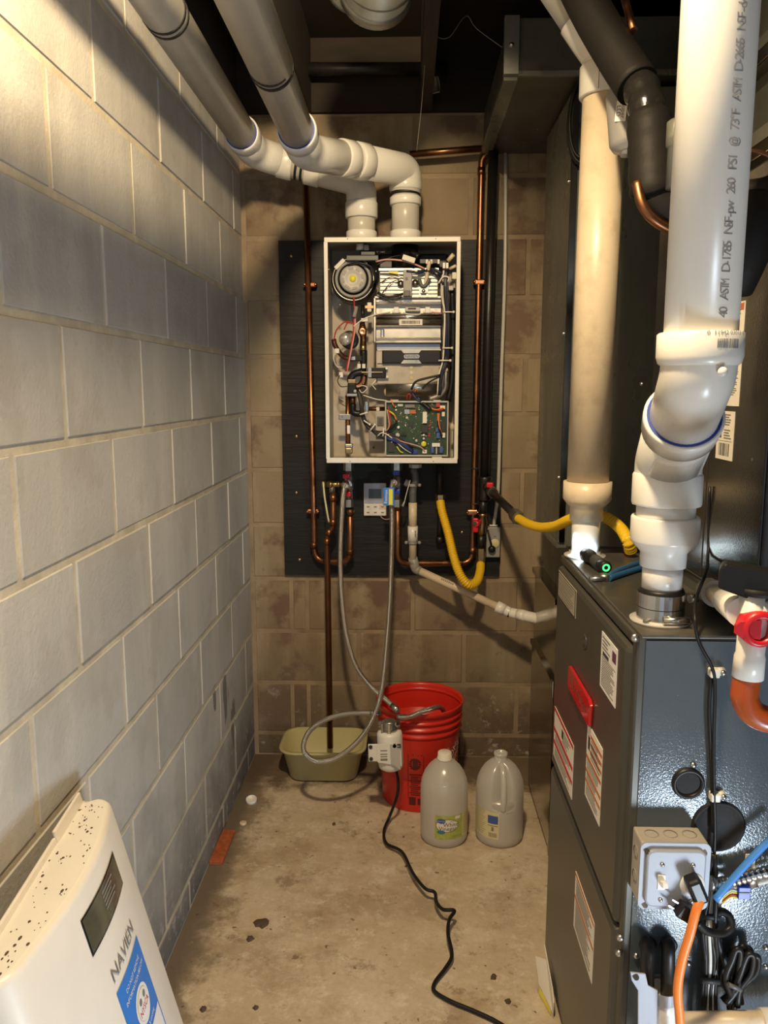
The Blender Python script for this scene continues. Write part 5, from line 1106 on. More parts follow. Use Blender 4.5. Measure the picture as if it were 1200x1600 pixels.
# side panel furniture (the face toward the camera)
YS = YF0
def ps(x, y, d=0.): return P(x, y, YS - d)
MB().lathe([(.018, -.02), (.0185, .002), (.021, .006), (.0245, .004), (.0255, 0)], align(YN, ps(1075, 1224)), 28, caps=False).build('rubber_grommet', 'black_rubber', fn)
MB().lathe([(.0, .0), (.0185, .0)], align(YN, ps(1075, 1224, .001)), 28, caps=False).build('grommet_hole_disc', 'black_foam', fn)  # matt black disc stands in for the shade inside the open hole
MB().lathe([(.0, .002), (.036, .002), (.038, .0035), (.0415, .0025), (.042, 0)], align(YN, ps(1122, 1291)), 36, caps=False).build('knockout_cover', 'black_foam', fn)
for (x, y) in ((1083, 1195), (994, 1493), (1075, 1505), (1196, 1480), (1196, 1510)): MB().sphere(ps(x, y), .005).build('screw', 'screw', fn)
# flue flange, boot and clamps are part of the flue; tools and such stand on the top
# ---- evaporator coil cabinet on the furnace
XC = .535
cc = thing('coil_cabinet', 'black metal coil cabinet standing on top of the furnace behind the white flue', 'cabinet', (.78, 1.47, ZF))
MB().box(XC, 1.02, 1.19, YF1, ZF, 1.74).build('cabinet_box', 'coil_case', cc, bevel=.004)
yseam = PX(1110, 720, XC).y
MB().box(XC - .004, XC, yseam + .002, YF1 - .004, ZF + .03, 1.735).build('access_panel', 'coil_case', cc, bevel=.0015)
MB().box(XC - .004, XC, 1.195, yseam - .002, ZF + .03, 1.735).build('access_panel', 'coil_case', cc, bevel=.0015)
MB().box(XC - .010, XC + .004, 1.19, YF1, ZF, ZF + .028).build('base_rail', 'duct_dark', cc)
MB().box(XC - .013, XC - .008, 1.19, YF1, ZF + .024, ZF + .029).build('rail_edge', 'galv', cc)
XQ = XC - .0045
def coil_label(quad, lines, name):
    pts = [PX(x, y, XQ) for x, y in quad]; yf = (pts[0].y + pts[3].y) / 2; yn = (pts[1].y + pts[2].y) / 2; zt = (pts[0].z + pts[1].z) / 2; zb = (pts[2].z + pts[3].z) / 2
    o = MB().box(XQ - .0006, XQ + .002, yn, yf, zb, zt).build(name, 'paper', cc); g = {}
    for (u0, u1, v0, v1, m) in lines: g.setdefault(m, MB()).box(XQ - .001, XQ - .0006, yf + (yn - yf) * u0, yf + (yn - yf) * u1, zt + (zb - zt) * v0, zt + (zb - zt) * v1)
    for m, q in g.items(): q.build('print', m, o)
coil_label(((1136, 476), (1167, 470), (1152, 637), (1119, 631)), [(.2, .97, .015, .08, 'orange_print')] + rows(.10, .18, 3, u0=.1) + rows(.22, .9, 34, u0=.08, h=.4), 'warning_label')
coil_label(((1124, 641), (1149, 644), (1143, 722), (1117, 714)), rows(.05, .3, 5, u0=.1) + rows(.36, .58, 4, u0=.45) + [(.1, .3, .38, .55, 'ink')] + [(.2 + k * .07, .2 + k * .07 + random.choice((.02, .04)), .66, .92, 'ink') for k in range(9)] + [(.05, .95, .61, .615, 'ink')], 'barcode_label')
for (x, y) in ((1003, 600), (1010, 880), (1179, 718)): p = PX(x, y, XC); MB().sphere(p, .005).build('screw', 'screw', cc)
pl = thing('supply_plenum', 'dark sheet metal plenum above the coil cabinet at the upper right', 'duct', (.8, 1.5, 1.742))
MB().box(.60, 1.1, 1.10, YF1 + .05, 1.742, 2.32).build('plenum_box', 'duct_dark', pl)
for z in (1.775, 1.925): MB().box(.572, .602, 1.02, YF1 + .05, z, z + .024).build('duct_flange', 'galv', pl, bevel=.002); MB().box(.585, .602, 1.02, YF1 + .05, z + .030, z + .055).build('duct_flange', 'galv_dark', pl)

# ================================================================ flue pipe (white, nearest)
FB = PZ(1031, 966, ZF + .004); FX, FY = FB.x, FB.y
TX, TY = .368, 1.035
def zl(py, Y=FY, px=1037): return P(px, py, Y).z
fl = thing('white_flue_pipe', 'thick white plastic flue pipe rising from the furnace top in the foreground', 'flue', (FX, FY, ZF))
MB().lathe([(.0, .0), (.046, .0), (.047, .004), (.036, .006), (.036, .02)], Matrix.Translation((FX, FY, ZF)), 36, caps=False).build('mounting_flange', 'grey_light', fl)
for a in (-2.4, -1.1, -.5, .7): MB().lathe([(.005, 0), (.005, .004), (0, .005)], Matrix.Translation((FX + .041 * math.cos(a), FY + .041 * math.sin(a), ZF + .005)), 6, smooth=False).build('flange_screw', 'screw', fl)
zb0, zb1 = ZF + .006, zl(918)
MB().lathe([(.034, zb0), (.0355, zb0 + .01), (.0355, zb1 - .004), (.033, zb1)], Matrix.Translation((FX, FY, 0)), 30).build('rubber_boot', 'black_rubber', fl)
for (zc, h) in ((zl(935), .022), (zl(958), .024)):
    MB().lathe([(.0355, zc - h / 2), (.0368, zc - h / 2), (.0368, zc + h / 2), (.0355, zc + h / 2)], Matrix.Translation((FX, FY, 0)), 36, smooth=False, caps=False).build('hose_clamp', 'steel', fl)
p = Vector((FX + .012, FY - .040, zl(959))); MB().cyl(p - Vector((.020, 0, 0)), p + Vector((.020, 0, 0)), .0065, seg=10).build('clamp_screw', 'steel', fl)
p = Vector((FX + .040, FY - .012, zl(930))); MB().cyl(p - Vector((.003, .01, 0)), p + Vector((.01, -.004, 0)), .0065, seg=10).build('clamp_screw', 'steel', fl)
MB().tube([(FX, FY, zb1 - .01), (FX, FY, zl(868))], .0308, 30).build('narrow_pipe', 'pvc_white', fl)
zr0, zr1, zr2, zr3 = zl(884), zl(862), zl(846), zl(806)
MB().lathe([(.0312, zr0), (.0350, zr0), (.0355, zr1), (.0505, zr2), (.0520, zr2 + .004), (.0520, zr3 - .003), (.0505, zr3), (.045, zr3)], Matrix.Translation((FX, FY, 0)), 40, caps=False).build('reducer', 'pvc_white', fl)
MB().lathe([(.0313, zr0 - .0012), (.0335, zr0 - .0006)], Matrix.Translation((FX, FY, 0)), 30, caps=False).build('glue_ring', 'blue_solvent', fl)
MB().tube([(FX, FY, zr3 - .02), (FX, FY, zl(780))], RP, 36).build('wide_stub', 'pvc_white', fl)
zs0, zs1 = zl(788), zl(742)
MB().lathe([(.045, zs0), (.0515, zs0), (.0525, zs0 + .003), (.0525, zs1), (.0500, zs1 + .004), (.046, zs1 + .006)], Matrix.Translation((FX, FY, 0)), 40, caps=False).build('elbow_socket', 'pvc_white', fl)
ptop = Vector((TX, TY, P(1088, 520, TY).z)); z_e = P(1088, 575, TY).z
e0 = Vector((FX, FY, zl(722))); e1 = Vector((TX, TY, P(1088, 585, TY).z)); dm = (e1 - e0).normalized(); mid = e0.lerp(e1, .55)
MB().tube(fillet([(FX, FY, zs1 - .01), e0, mid + dm * .004], .08, 10), .0500, 36).build('lower_elbow', 'pvc_white', fl)
MB().lathe([(.0455, .0), (.0530, -.03), (.0545, 0), (.0545, .006), (.0520, .008), (.0455, .006)], align(dm, mid), 40, caps=False).build('elbow_rim', 'pvc_white', fl)
MB().lathe([(.0462, .0085), (.0500, .0085)], align(dm, mid), 40, caps=False).build('glue_ring', 'blue_solvent', fl)
MB().tube(fillet([mid - dm * .01, e1, (TX, TY, ptop.z - .015)], .08, 10), .0462, 36).build('upper_elbow', 'pvc_white', fl)
MB().lathe([(.046, P(1088, 572, TY).z), (.0500, P(1088, 568, TY).z), (.0525, P(1088, 558, TY).z), (.0525, ptop.z - .002), (.0500, ptop.z), (.0445, ptop.z)], Matrix.Translation((TX, TY, 0)), 40, caps=False).build('elbow_socket', 'pvc_white', fl)
MB().sphere(Vector((TX + .012, TY - .048, P(1100, 582, TY).z)), .006).build('moulding_nub', 'pvc_white', fl)
MB().tube([(TX, TY, ptop.z - .02), (TX, TY, 2.33)], RP, 40).build('tall_pipe', 'pvc_white', fl)
A0 = .58; zt0 = P(1117, 500, TY).z                                    # lettering angle round the pipe, measured from the side facing the camera
fdir = math.atan2(TX, TY)
def on_pipe(p, r=RP + .0004):
    a = A0 - p.y / RP; dx, dy = math.sin(a - fdir), -math.cos(a - fdir)
    return Vector((TX + r * dx, TY + r * dy, zt0 + p.x))
m = MB(); body = '40  ASTM  D-1785  NSF-pw  260  PSI  @  73°F  ASTM  D-2665  NSF-dwv'
ztop = P(1162, 15, TY).z; pitch = (ztop - zt0) / len(body)
for i, ch in enumerate(body):
    if ch != ' ': m.text(ch, None, .0165, fn=lambda p, i=i, ch=ch: on_pipe(Vector(((i + .5) * pitch + p.x * (.66 if ch in 'M@W' else .95), p.y, 0))))
m.build('pipe_lettering', 'ink_pipe', fl)
m = MB(); a = .38; zc = P(1100, 538, TY).z
def soc(a_, z): return (TX + .0529 * math.sin(a_ - fdir), TY - .0529 * math.cos(a_ - fdir), z)
random.seed(9)
while a < .95:
    wd = random.choice((.012, .02, .032)); m.add([soc(a, zc - .007), soc(a + wd, zc - .007), soc(a + wd, zc + .004), soc(a, zc + .004)], [(0, 1, 2, 3)]); a += wd + random.choice((.012, .02))
m.build('barcode', 'ink_pipe', fl)
MB().text('0  11942 03013  9', None, .0075, fn=lambda p: Vector(soc(.66 + p.x / .0529, zc + .011 + p.y))).build('barcode_digits', 'ink_pipe', fl)

# ================================================================ cream intake pipe behind it
IY = 1.735; IX = P(914, 862, IY).x
ik = thing('cream_intake_pipe', 'tall cream plastic intake pipe at the far end of the furnace top', 'pipe', (IX, IY, ZF))
def iz(py): return P(925, py, IY).z
MB().lathe([(0, 0), (.045, 0), (.045, .004), (.034, .006), (.034, .015)], Matrix.Translation((IX, IY, ZF)), 30, caps=False).build('mounting_flange', 'grey_light', ik)
MB().tube([(IX, IY, ZF + .002), (IX, IY, iz(790))], .0305, 30).build('stub_pipe', 'pvc_white', ik)
MB().lathe([(.0308, iz(812)), (.036, iz(812)), (.036, iz(792)), (.0470, iz(784)), (.0520, iz(779)), (.0520, iz(752)), (.045, iz(752))], Matrix.Translation((IX, IY, 0)), 36, caps=False).build('reducer', 'pvc_cream', ik)
itop = P(947, 128, IY)
MB().tube([(IX, IY, iz(760)), (IX + .004, IY, itop.z)], RP, 36).build('tall_pipe', 'pvc_cream', ik)
sleeve(Vector((IX + .004, IY, itop.z)), (0, 0, 1), .0520, .062).build('coupling', 'pvc_fit', ik)
e0 = Vector((IX + .004, IY, P(945, 85, IY).z)); e1 = P(908, 25, 1.74)
MB().tube(catmull([Vector((IX + .004, IY, itop.z + .005)), Vector((IX + .004, IY, itop.z + .035)), e0 + Vector((-.004, 0, .005)), e0.lerp(e1, .55), e1], 6), .0480, 32).build('elbow', 'pvc_fit', ik)
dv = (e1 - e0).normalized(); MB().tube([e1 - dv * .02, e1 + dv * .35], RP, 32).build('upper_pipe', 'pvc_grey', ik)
MB().lathe([(.0448, 0), (.048, 0)], align(dv, e1), 32, caps=False).build('glue_ring', 'blue_solvent', ik)
m = MB(); p = P(933, 120, IY); m.box(p.x - .0004 - .008, p.x + .0004 - .008, IY - .0535, IY - .0520, itop.z - .03, itop.z + .03); m.build('pen_mark', 'ink', ik)

# ================================================================ refrigerant lines
su = thing('insulated_line', 'thick black foam-insulated refrigerant line bending between the two tall pipes', 'pipe', P(1010, 300, 1.42))
pts = [P(880, -70, 1.66), P(925, 20, 1.60), P(968, 92, 1.54), P(996, 135, 1.50)]
MB().tube(catmull(pts, 6), .037, 24).build('foam_sleeve', 'black_foam', su)
MB().tube(catmull([P(988, 116, 1.515), P(1006, 150, 1.48), P(1013, 195, 1.46), P(1015, 240, 1.44)], 6), [.030 + .002 * math.sin(i * 1.7) for i in range(19)], 20).build('tape_wrap', 'black_tape', su)
q = catmull([P(1014, 185, 1.46), P(1016, 230, 1.44), P(1018, 285, 1.42), P(1020, 300, 1.42)], 6)
MB().tube(q, [.036 + .0016 * ((i // 2) % 2) for i in range(len(q))], 24).build('foam_sleeve', 'black_foam', su)
MB().tube(fillet([P(1018, 275, 1.42), P(1023, 318, 1.42), P(1060, 332, 1.42), P(1110, 338, 1.44)], .05, 8), .0315, 22).build('foam_elbow', 'black_foam', su)
MB().tube(catmull([P(995, 285, 1.40), P(1003, 318, 1.39), P(1018, 340, 1.39), P(1048, 358, 1.40), P(1100, 372, 1.42)], 6), .0085, 12).build('liquid_line', 'copper', su)
MB().tube([P(968, -30, 1.60), P(985, 30, 1.55), P(990, 48, 1.53)], .007, 10).build('liquid_line', 'copper', su)
fd = thing('filter_drier', 'grey metal filter drier canister hanging behind the black insulated line', 'canister', P(972, 235, 1.58))
p0, p1 = P(979, 236, 1.60), P(972, 138, 1.62); dv = (p1 - p0).normalized(); L = (p1 - p0).length
MB().lathe([(.012, -.008), (.013, 0), (.026, .004), (.031, .014), (.031, L - .014), (.026, L - .004), (.012, L), (.010, L + .02)], align(dv, p0), 28).build('canister', 'grey_plastic', fd)
lp0 = p0.lerp(p1, .55); M = frame(lp0 + Vector((-.013, -.030, 0)), (.85, -.42, -.08), (.05, .0, 1))
MB().box(-.010, .010, -.018, .018, -.001, .0015, M).build('sticker', 'paper_white', fd)
MB().text('Super', M @ Matrix.Translation((.004, 0, .0018)) @ Matrix.Rotation(-PI / 2, 4, 'Z'), .0115).build('lettering', 'ink', fd); MB().text('LLD', M @ Matrix.Translation((-.005, 0, .0018)) @ Matrix.Rotation(-PI / 2, 4, 'Z'), .0115).build('lettering', 'ink', fd)
kf = MB().lathe([(.014, 0), (.014, .062), (.017, .064), (.017, .10), (.012, .104)], align((0, 0, 1), P(1054, 295, 1.34)), 20).build('expansion_valve', 'galv_dark'); tag(kf, 'knurled metal fitting half hidden behind the white flue pipe', 'fitting')
wc = thing('cable_coil', 'loose coil of black cable hanging on the duct behind the cream pipe', 'cable', P(905, 230, 2.2))
for k, (rx, rz, dx) in enumerate(((.030, .085, 0), (.034, .092, .003), (.028, .080, -.004), (.037, .088, .006))):
    c = P(911, 185, 2.192) + Vector((dx, k * .004, -.004 * k)); MB().tube([c + Vector((1.12 * rx * math.sin(a), .006 * math.sin(a * 2), 1.12 * rz * math.cos(a))) for a in [2 * PI * i / 30 for i in range(31)]], .0042, 8).build('cable_loop', 'black_rubber', wc)
MB().tube(catmull([P(911, 128, 2.20), P(920, 118, 2.19), P(927, 112, 2.16)], 4), .004, 8).build('cable_tail', 'black_rubber', wc)
ca = thing('copper_capillary', 'thin copper capillary loops at the right edge beside the white flue', 'tube', P(1185, 335, 1.25))
for k in range(3):
    c = P(1172, 290, 1.22 + k * .008); MB().tube([c + Vector(((.046 + k * .002) * math.cos(a), 0, (.046 + k * .0015) * math.sin(a))) for a in [2 * PI * i / 28 for i in range(29)]], .0022, 8).build('capillary_loop', 'copper_dark', ca)
bt = thing('insulated_elbow', 'dark foam-wrapped pipe elbow at the right edge below the copper loops', 'pipe', P(1170, 440, 1.2))
MB().tube(catmull([P(1230, 285, 1.16), P(1195, 300, 1.17), P(1160, 305, 1.19), P(1130, 308, 1.22)], 5), .020, 16).build('foam_arm', 'black_foam', bt)
MB().tube(catmull([P(1182, 310, 1.16), P(1176, 350, 1.15), P(1162, 400, 1.15), P(1148, 455, 1.17)], 5), [.024 + .010 * math.sin(i / 15 * PI) for i in range(16)], 18).build('foam_bulb', 'black_foam', bt)

# ================================================================ things on the furnace top
fa, fb = PZ(916, 866, ZF + .0155), PZ(947, 887, ZF + .0155); dv = (fa - fb).normalized(); L = (fa - fb).length
tl = thing('flashlight', 'small black flashlight lying lit on the furnace, shining at the cream pipe', 'flashlight', ((fa + fb) / 2).to_tuple()[:2] + (ZF,))
fb2 = Vector((fb.x, fb.y, ZF + .0155)); fa2 = fb2 + Vector((dv.x, dv.y, 0)).normalized() * L; dv = (fa2 - fb2).normalized()
bodyp = [(.0, 0), (.0115, 0), (.0125, .002), (.0125, .024), (.0112, .026), (.0112, L * .62), (.0125, L * .64), (.0128, L * .70), (.0155, L * .80), (.0158, L), (.0145, L + .001), (.0140, L - .004)]
MB().lathe(bodyp, align(dv, fb2), 26, caps=False).build('body', 'black_plastic', tl)
for k in range(5): MB().lathe([(.0122, .030 + k * .008), (.0130, .032 + k * .008), (.0122, .034 + k * .008)], align(dv, fb2), 22, caps=False).build('grip_ring', 'grey_dark', tl)
MB().lathe([(.0, L - .003), (.0140, L - .003)], align(dv, fb2), 24, caps=False).build('lens', 'lens_glow', tl)
MB().lathe([(.0042, -.0006), (.0078, -.0006)], align(dv, fb2), 22, caps=False).build('green_ring', 'led_green', tl)
sl = bpy.data.lights.new('flashlight_beam', 'SPOT'); sl.energy = 14; sl.color = (.72, .90, 1.0); sl.spot_size = 1.7; sl.spot_blend = .7; sl.shadow_soft_size = .012
so = bpy.data.objects.new('flashlight_beam', sl); COL.objects.link(so); so.location = fa2 + dv * .004; so.rotation_euler = dv.to_track_quat('-Z', 'Y').to_euler()
# pliers
pz = ZF + .006
pg = thing('pliers', 'needle-nose pliers with blue handles lying beside the flashlight', 'pliers', PZ(955, 900, ZF))
j0, j1, j2_, j3 = PZ(921, 904, pz), PZ(944, 903, pz), PZ(975, 892, pz), PZ(1010, 880, pz)
for s in (-1, 1):
    off = Vector((0, s * .004, 0)); MB().tube([j0 + off * .4, j1 + off], [.0035, .0075], 8).build('jaw', 'steel_blue', pg)
    h0 = j1 + Vector((.008, -s * .004, 0)); MB().tube(catmull([h0, j1.lerp(j3, .35) + Vector((0, -s * .014, 0)), j3 + Vector((0, -s * .020, 0))], 5), .0058, 10).build('handle_grip', 'blue_handle', pg)
MB().cyl(j1 + Vector((0, 0, -.006)), j1 + Vector((0, 0, .008)), .010, seg=16).build('pivot', 'steel_soft', pg)
rt = PZ(980, 863, ZF); tag(MB().box(rt.x - .008, rt.x + .008, rt.y - .006, rt.y + .006, ZF, ZF + .020).build('red_clip', 'red_plastic', bevel=.003), 'small red plastic clip standing where the yellow hose meets the furnace', 'clip')

# ================================================================ condensate tee with red cap, right edge
ct = thing('condensate_tee', 'white plastic drain tee with a red cap and orange hose at the right edge', 'drain fitting', P(1172, 1055, .95))
c0 = PX(1108, 922, XC - .01); YT = .95; tc = P(1168, 972, YT)
MB().tube([c0, c0.lerp(P(1150, 948, YT + .03), .30)], .0215, 20).build('wall_coupling', 'pvc_grey', ct)
MB().tube([c0.lerp(P(1150, 948, YT + .03), .25), P(1155, 952, YT + .02)], .0150, 18).build('arm_pipe', 'pvc_cream', ct)
MB().tube([c0.lerp(P(1150, 948, YT + .03), .72), P(1160, 958, YT)], .0185, 18).build('tee_arm', 'pvc_white', ct)
top = P(1182, 928, YT); bot = P(1168, 1058, YT)
MB().tube([bot, bot.lerp(top, .25), bot.lerp(top, .3), top], [.0185, .0180, .0165, .0195], 22).build('tee_body', 'pvc_white', ct)
rp = P(1190, 985, YT - .025)
rcap = MB().lathe([(.0, -.010), (.013, -.010), (.014, .0), (.017, .002), (.0215, -.001), (.0225, -.008), (.0225, -.022)], align(YN, rp), 28).build('red_cap', 'red_plastic', ct)
MB().poly([(-.024, -.009), (-.030, -.005), (-.030, .006), (-.024, .010), (0, .012), (0, -.012)], frame(rp + Vector((0, .006, 0)), (1, 0, 0), (0, 0, 1)), .005).build('cap_tab', 'red_plastic', rcap)
MB().tube(catmull([bot + Vector((0, 0, .012)), P(1164, 1078, YT), P(1164, 1092, YT), P(1175, 1112, YT), P(1200, 1124, YT), P(1250, 1126, YT)], 6), .0165, 20).build('orange_hose', 'orange_hose', ct)
fs_ = thing('float_switch', 'black plastic float switch housing capping the white drain tee', 'switch', P(1160, 935, .95))
bx = P(1165, 905, .96); M = frame(bx, (.93, -.36, -.05), (.1, 0, 1))
MB().poly([(-.030, -.012), (.020, -.024), (.040, -.018), (.044, .004), (.036, .016), (-.026, .020), (-.031, .012)], M @ Matrix.Translation((0, 0, -.012)), .034).build('housing', 'black_plastic', fs_, bevel=.003)
MB().lathe([(.022, -.004), (.022, .004)], align((top - bot).normalized(), top + Vector((0, 0, .004))), 22).build('cap_disc', 'black_foam', fs_)
# cable over the furnace edge
cb = thing('sensor_cable', 'thin black cable draped over the furnace edge and clipped down its side', 'cable', P(1116, 1300, YS))
pts = [PX(1109, 760, XC - .008), PX(1106, 868, XC - .008), P(1103, 893, 1.22), P(1088, 935, 1.19), P(1086, 968, 1.150), P(1092, 1003, 1.148), P(1113, 1044, 1.150), P(1117, 1080, 1.152), P(1115, 1160, 1.154), P(1116, 1245, 1.152), P(1117, 1310, 1.152), P(1112, 1390, 1.150)]
MB().tube(catmull(pts, 6), .0026, 8).build('cable', 'black_rubber', cb)
MB().tube(catmull([P(1112, 1052, 1.158), P(1108, 1110, 1.158), P(1112, 1200, 1.158), P(1114, 1300, 1.156)], 5), .003, 8).build('cable', 'black_rubber', cb)
for (x, y) in ((1117, 1052), (1118, 1246)):
    p = ps(x, y, .012); o = MB().box(p.x - .007, p.x + .007, p.y - .004, p.y + .012, p.z - .007, p.z + .006).build('cable_clip', 'pvc_white', cb, bevel=.002)
    MB().cyl(p + Vector((.005, .006, 0)), p + Vector((.016, .010, 0)), .0065, seg=12).build('clip_ear', 'pvc_white', o); MB().sphere(p + Vector((.013, .002, 0)), .0045).build('clip_screw', 'screw', o)

# ================================================================ electrical box and cords on the furnace side
YE = 1.108
eb = thing('switch_box', 'grey metal electrical box with a toggle switch and outlet on the furnace side', 'electrical box', P(1050, 1425, YE))
ex0, ex1 = P(1003, 1375, YE).x, P(1109, 1375, YE).x; ez1, ez0 = P(1055, 1324, YE).z, P(1055, 1424, YE).z
MB().box(ex0, ex1, YE + .012, YS, ez0, ez1).build('box_body', 'galv_box', eb, bevel=.003)
MB().poly(rrect(ex1 - ex0 + .004, ez1 - ez0 + .004, .010), frame(((ex0 + ex1) / 2, YE + .012, (ez0 + ez1) / 2), (1, 0, 0), (0, 0, 1)), .005).build('cover_base', 'box_cover', eb)
MB().poly(rrect(ex1 - ex0 - .012, ez1 - ez0 - .012, .012), frame(((ex0 + ex1) / 2, YE + .008, (ez0 + ez1) / 2), (1, 0, 0), (0, 0, 1)), .008).build('cover_plate', 'box_cover', eb, bevel=.003)
for k in range(3): MB().lathe([(.0095, 0), (.0110, 0), (.0110, .0008), (.0095, .0008)], Matrix.Translation((ex0 + .022 + k * .029, YE + .036, ez1)), 20, caps=False).build('knockout', 'grey_plastic', eb)
for k in range(2): MB().lathe([(.0095, 0), (.0110, 0), (.0110, .0008), (.0095, .0008)], align((-1, 0, 0), (ex0, YE + .036, ez1 - .03 - k * .04)), 20, caps=False).build('knockout', 'grey_plastic', eb)
for (x, y) in ((1035, 1351), (1083, 1352), (1032, 1406), (1080, 1408)): MB().sphere(P(x, y, YE), .0036).build('screw', 'screw', eb)
for (x, y, mt) in ((1011, 1330, 'ink'), (1101, 1333, 'screw'), (1008, 1415, 'screw')): MB().cyl(P(x, y, YE + .004), P(x, y, YE + .009), .004, seg=12).build('corner_screw', mt, eb)
pbox(1028, 1368, 1040, 1391, YE - .002, YE + .004).build('switch_surround', 'white_plastic', eb, bevel=.001)
MB().box(-.004, .004, -.004, .004, 0, .015, frame(P(1035, 1380, YE - .001), (1, 0, 0), (0, .35, 1))).build('toggle', 'white_plastic', eb, bevel=.001)
MB().lathe([(.0185, 0), (.0185, .003), (.017, .004), (0, .004)], align(YN, P(1081, 1382, YE)), 28).build('outlet_face', 'white_plastic', eb)
oc = thing('orange_cord', 'orange extension cord with a black plug in the switch box outlet', 'cord', P(1065, 1600, YE - .05))
M = frame(P(1087, 1388, YE - .014), (.86, 0, .38), (-.40, 0, .9))
MB().box(-.011, .011, -.020, .020, -.012, .014, M).build('plug', 'black_plastic', oc, bevel=.005)
MB().tube(catmull([P(1094, 1407, YE - .022), P(1087, 1425, YE - .030), P(1078, 1460, YE - .035), P(1066, 1500, YE - .035), P(1059, 1545, YE - .035), P(1062, 1590, YE - .035), P(1066, 1640, YE - .035), P(1068, 1720, YE - .03)], 6), .0068, 12).build('cord', 'orange_cord', oc)
lpg = thing('loose_plug', 'loose dark brown plug dangling beside the orange cord below the switch box', 'plug', P(1075, 1440, YE - .01))
M = frame(P(1072, 1425, YE - .012), (.80, 0, -.52), (.52, 0, .80))
MB().poly([(-.016, -.011), (.010, -.011), (.019, -.006), (.019, .006), (.010, .011), (-.016, .011)], M @ Matrix.Translation((0, 0, -.009)), .020).build('plug_body', 'black_rubber', lpg, bevel=.003)
for s in (-.005, .006): MB().box(-.030, -.016, s - .001, s + .001, -.003, .003, M).build('prong', 'steel', lpg)
MB().tube(catmull([P(1088, 1440, YE - .008), P(1105, 1455, YE), P(1128, 1458, YE + .01), P(1142, 1448, YE + .016), P(1138, 1430, YE + .022), P(1124, 1425, YE + .026), P(1117, 1440, YE + .028), P(1122, 1475, YE + .03), P(1140, 1520, YE + .032)], 6), .0062, 10).build('cord', 'black_rubber', lpg)
# hank of black cord
hk = thing('cord_hank', 'tied hank of black power cord hanging low on the furnace side', 'cord', P(1150, 1580, YE + .02))
for k in range(6):
    xo = 1130 + k * 7 + (k * 5) % 4; y0 = 1474 + abs(k - 2) * 6 + (k * 7) % 5; d = YE + .036 - ((k * 4) % 6) * .006
    MB().tube(catmull([P(1146 - k * 2.0, 1560, d + .01), P(xo - 4, 1528, d), P(xo + 6, 1500, d), P(xo + 12, y0 + 2, d), P(xo + 19, y0 + 6, d), P(xo + 15, 1520, d + .004), P(1150 + k * 1.5, 1545, d + .008), P(1128 + k * 6, 1578 - abs(k - 3) * 5, d + .006)], 6), .0048, 9).build('cord_loop', 'black_rubber', hk)
MB().tube([P(1138, 1538, YE + .004), P(1158, 1547, YE + .004)], .0035, 8).build('twist_tie', 'grey_dark', hk)
MB().tube(catmull([P(1148, 1545, YE + .02), P(1140, 1570, YE + .02), P(1144, 1600, YE + .02), P(1150, 1650, YE + .02)], 5), .0048, 9).build('cord_tail', 'black_rubber', hk)
# low voltage wires down the side
lw = thing('control_wires', 'bundle of black, white and yellow control wires taped down the furnace side', 'wires', P(1110, 1600, YS))
for i, (mt, dx, r) in enumerate((('black_rubber', -6, .0040), ('black_rubber', 2, .0040), ('wire_white', 0, .0028), ('wire_white', 5, .003), ('yellow', 10, .0028), ('black_rubber', -10, .003), ('black_rubber', 9, .004))):
    pts = [P(1114 + dx * .3, 1335, 1.148), P(1113 + dx * .6, 1400, 1.146 - .002 * i), P(1108 + dx, 1450, 1.140 - .002 * i), P(1110 + dx * 1.2 + (i % 2) * 4, 1500, 1.138), P(1108 + dx, 1545, 1.140), P(1106 + dx * 1.3, 1600, 1.140), P(1104 + dx, 1660, 1.142)]
    MB().tube(catmull(pts, 5), r, 8).build('wire', mt, lw)
for y in (1432, 1532): MB().tube([P(1096, y, 1.13), P(1124, y + 2, 1.13)], .0045, 8).build('tie', 'ink', lw)
# armoured cable, blue wire, connector
ac = thing('armoured_cable', 'ribbed silver armoured cable running right from the switch box', 'cable', P(1150, 1378, 1.14))
q = resample(catmull([P(1109, 1379, 1.13), P(1130, 1379, 1.135), P(1160, 1372, 1.14), P(1190, 1364, 1.14), P(1240, 1355, 1.14)], 8), .0028)
MB().tube(q, [.0095 if (i % 3) else .0078 for i in range(len(q))], 14).build('armour', 'steel', ac)
MB().cyl(P(1108, 1379, 1.13), P(1114, 1379, 1.13), .012, seg=14).build('connector', 'steel', ac)
st_ = MB().box(-.008, .008, -.02, .02, 0, .002, frame(P(1171, 1352, YS), (1, 0, 0), (.1, 0, 1))); st_.build('strap', 'pvc_white', ac, bevel=.001)
MB().sphere(P(1170, 1345, YS - .002), .004).build('strap_screw', 'screw', ac); MB().tube([P(1172, 1362, 1.148), P(1172, 1380, 1.148)], .013, 12).build('strap_saddle', 'steel_soft', ac)
bw = tag(MB().tube(catmull([P(1117, 1406, 1.118), P(1150, 1368, 1.125), P(1180, 1335, 1.13), P(1215, 1300, 1.135)], 5), .0055, 12).build('blue_tube', 'blue_wire'), 'light blue plastic tube slanting up right from the switch box', 'tube')
ww = thing('white_wire', 'white cable curving down beside the blue tube into the wire bundle', 'wire', P(1130, 1420, 1.14))
MB().tube(catmull([P(1215, 1372, 1.142), P(1170, 1383, 1.142), P(1140, 1388, 1.142), P(1126, 1402, 1.142), P(1122, 1425, 1.142)], 5), .0042, 8).build('cable', 'wire_white', ww)
cn = thing('blue_connector', 'small blue wire connector with red and yellow leads', 'connector', P(1162, 1405, 1.14))
pbox(1154, 1387, 1173, 1406, 1.132, 1.146).build('housing', 'blue_paint', cn, bevel=.001); pbox(1155, 1395, 1172, 1397, 1.131, 1.133).build('rib', 'blue_navy', cn)
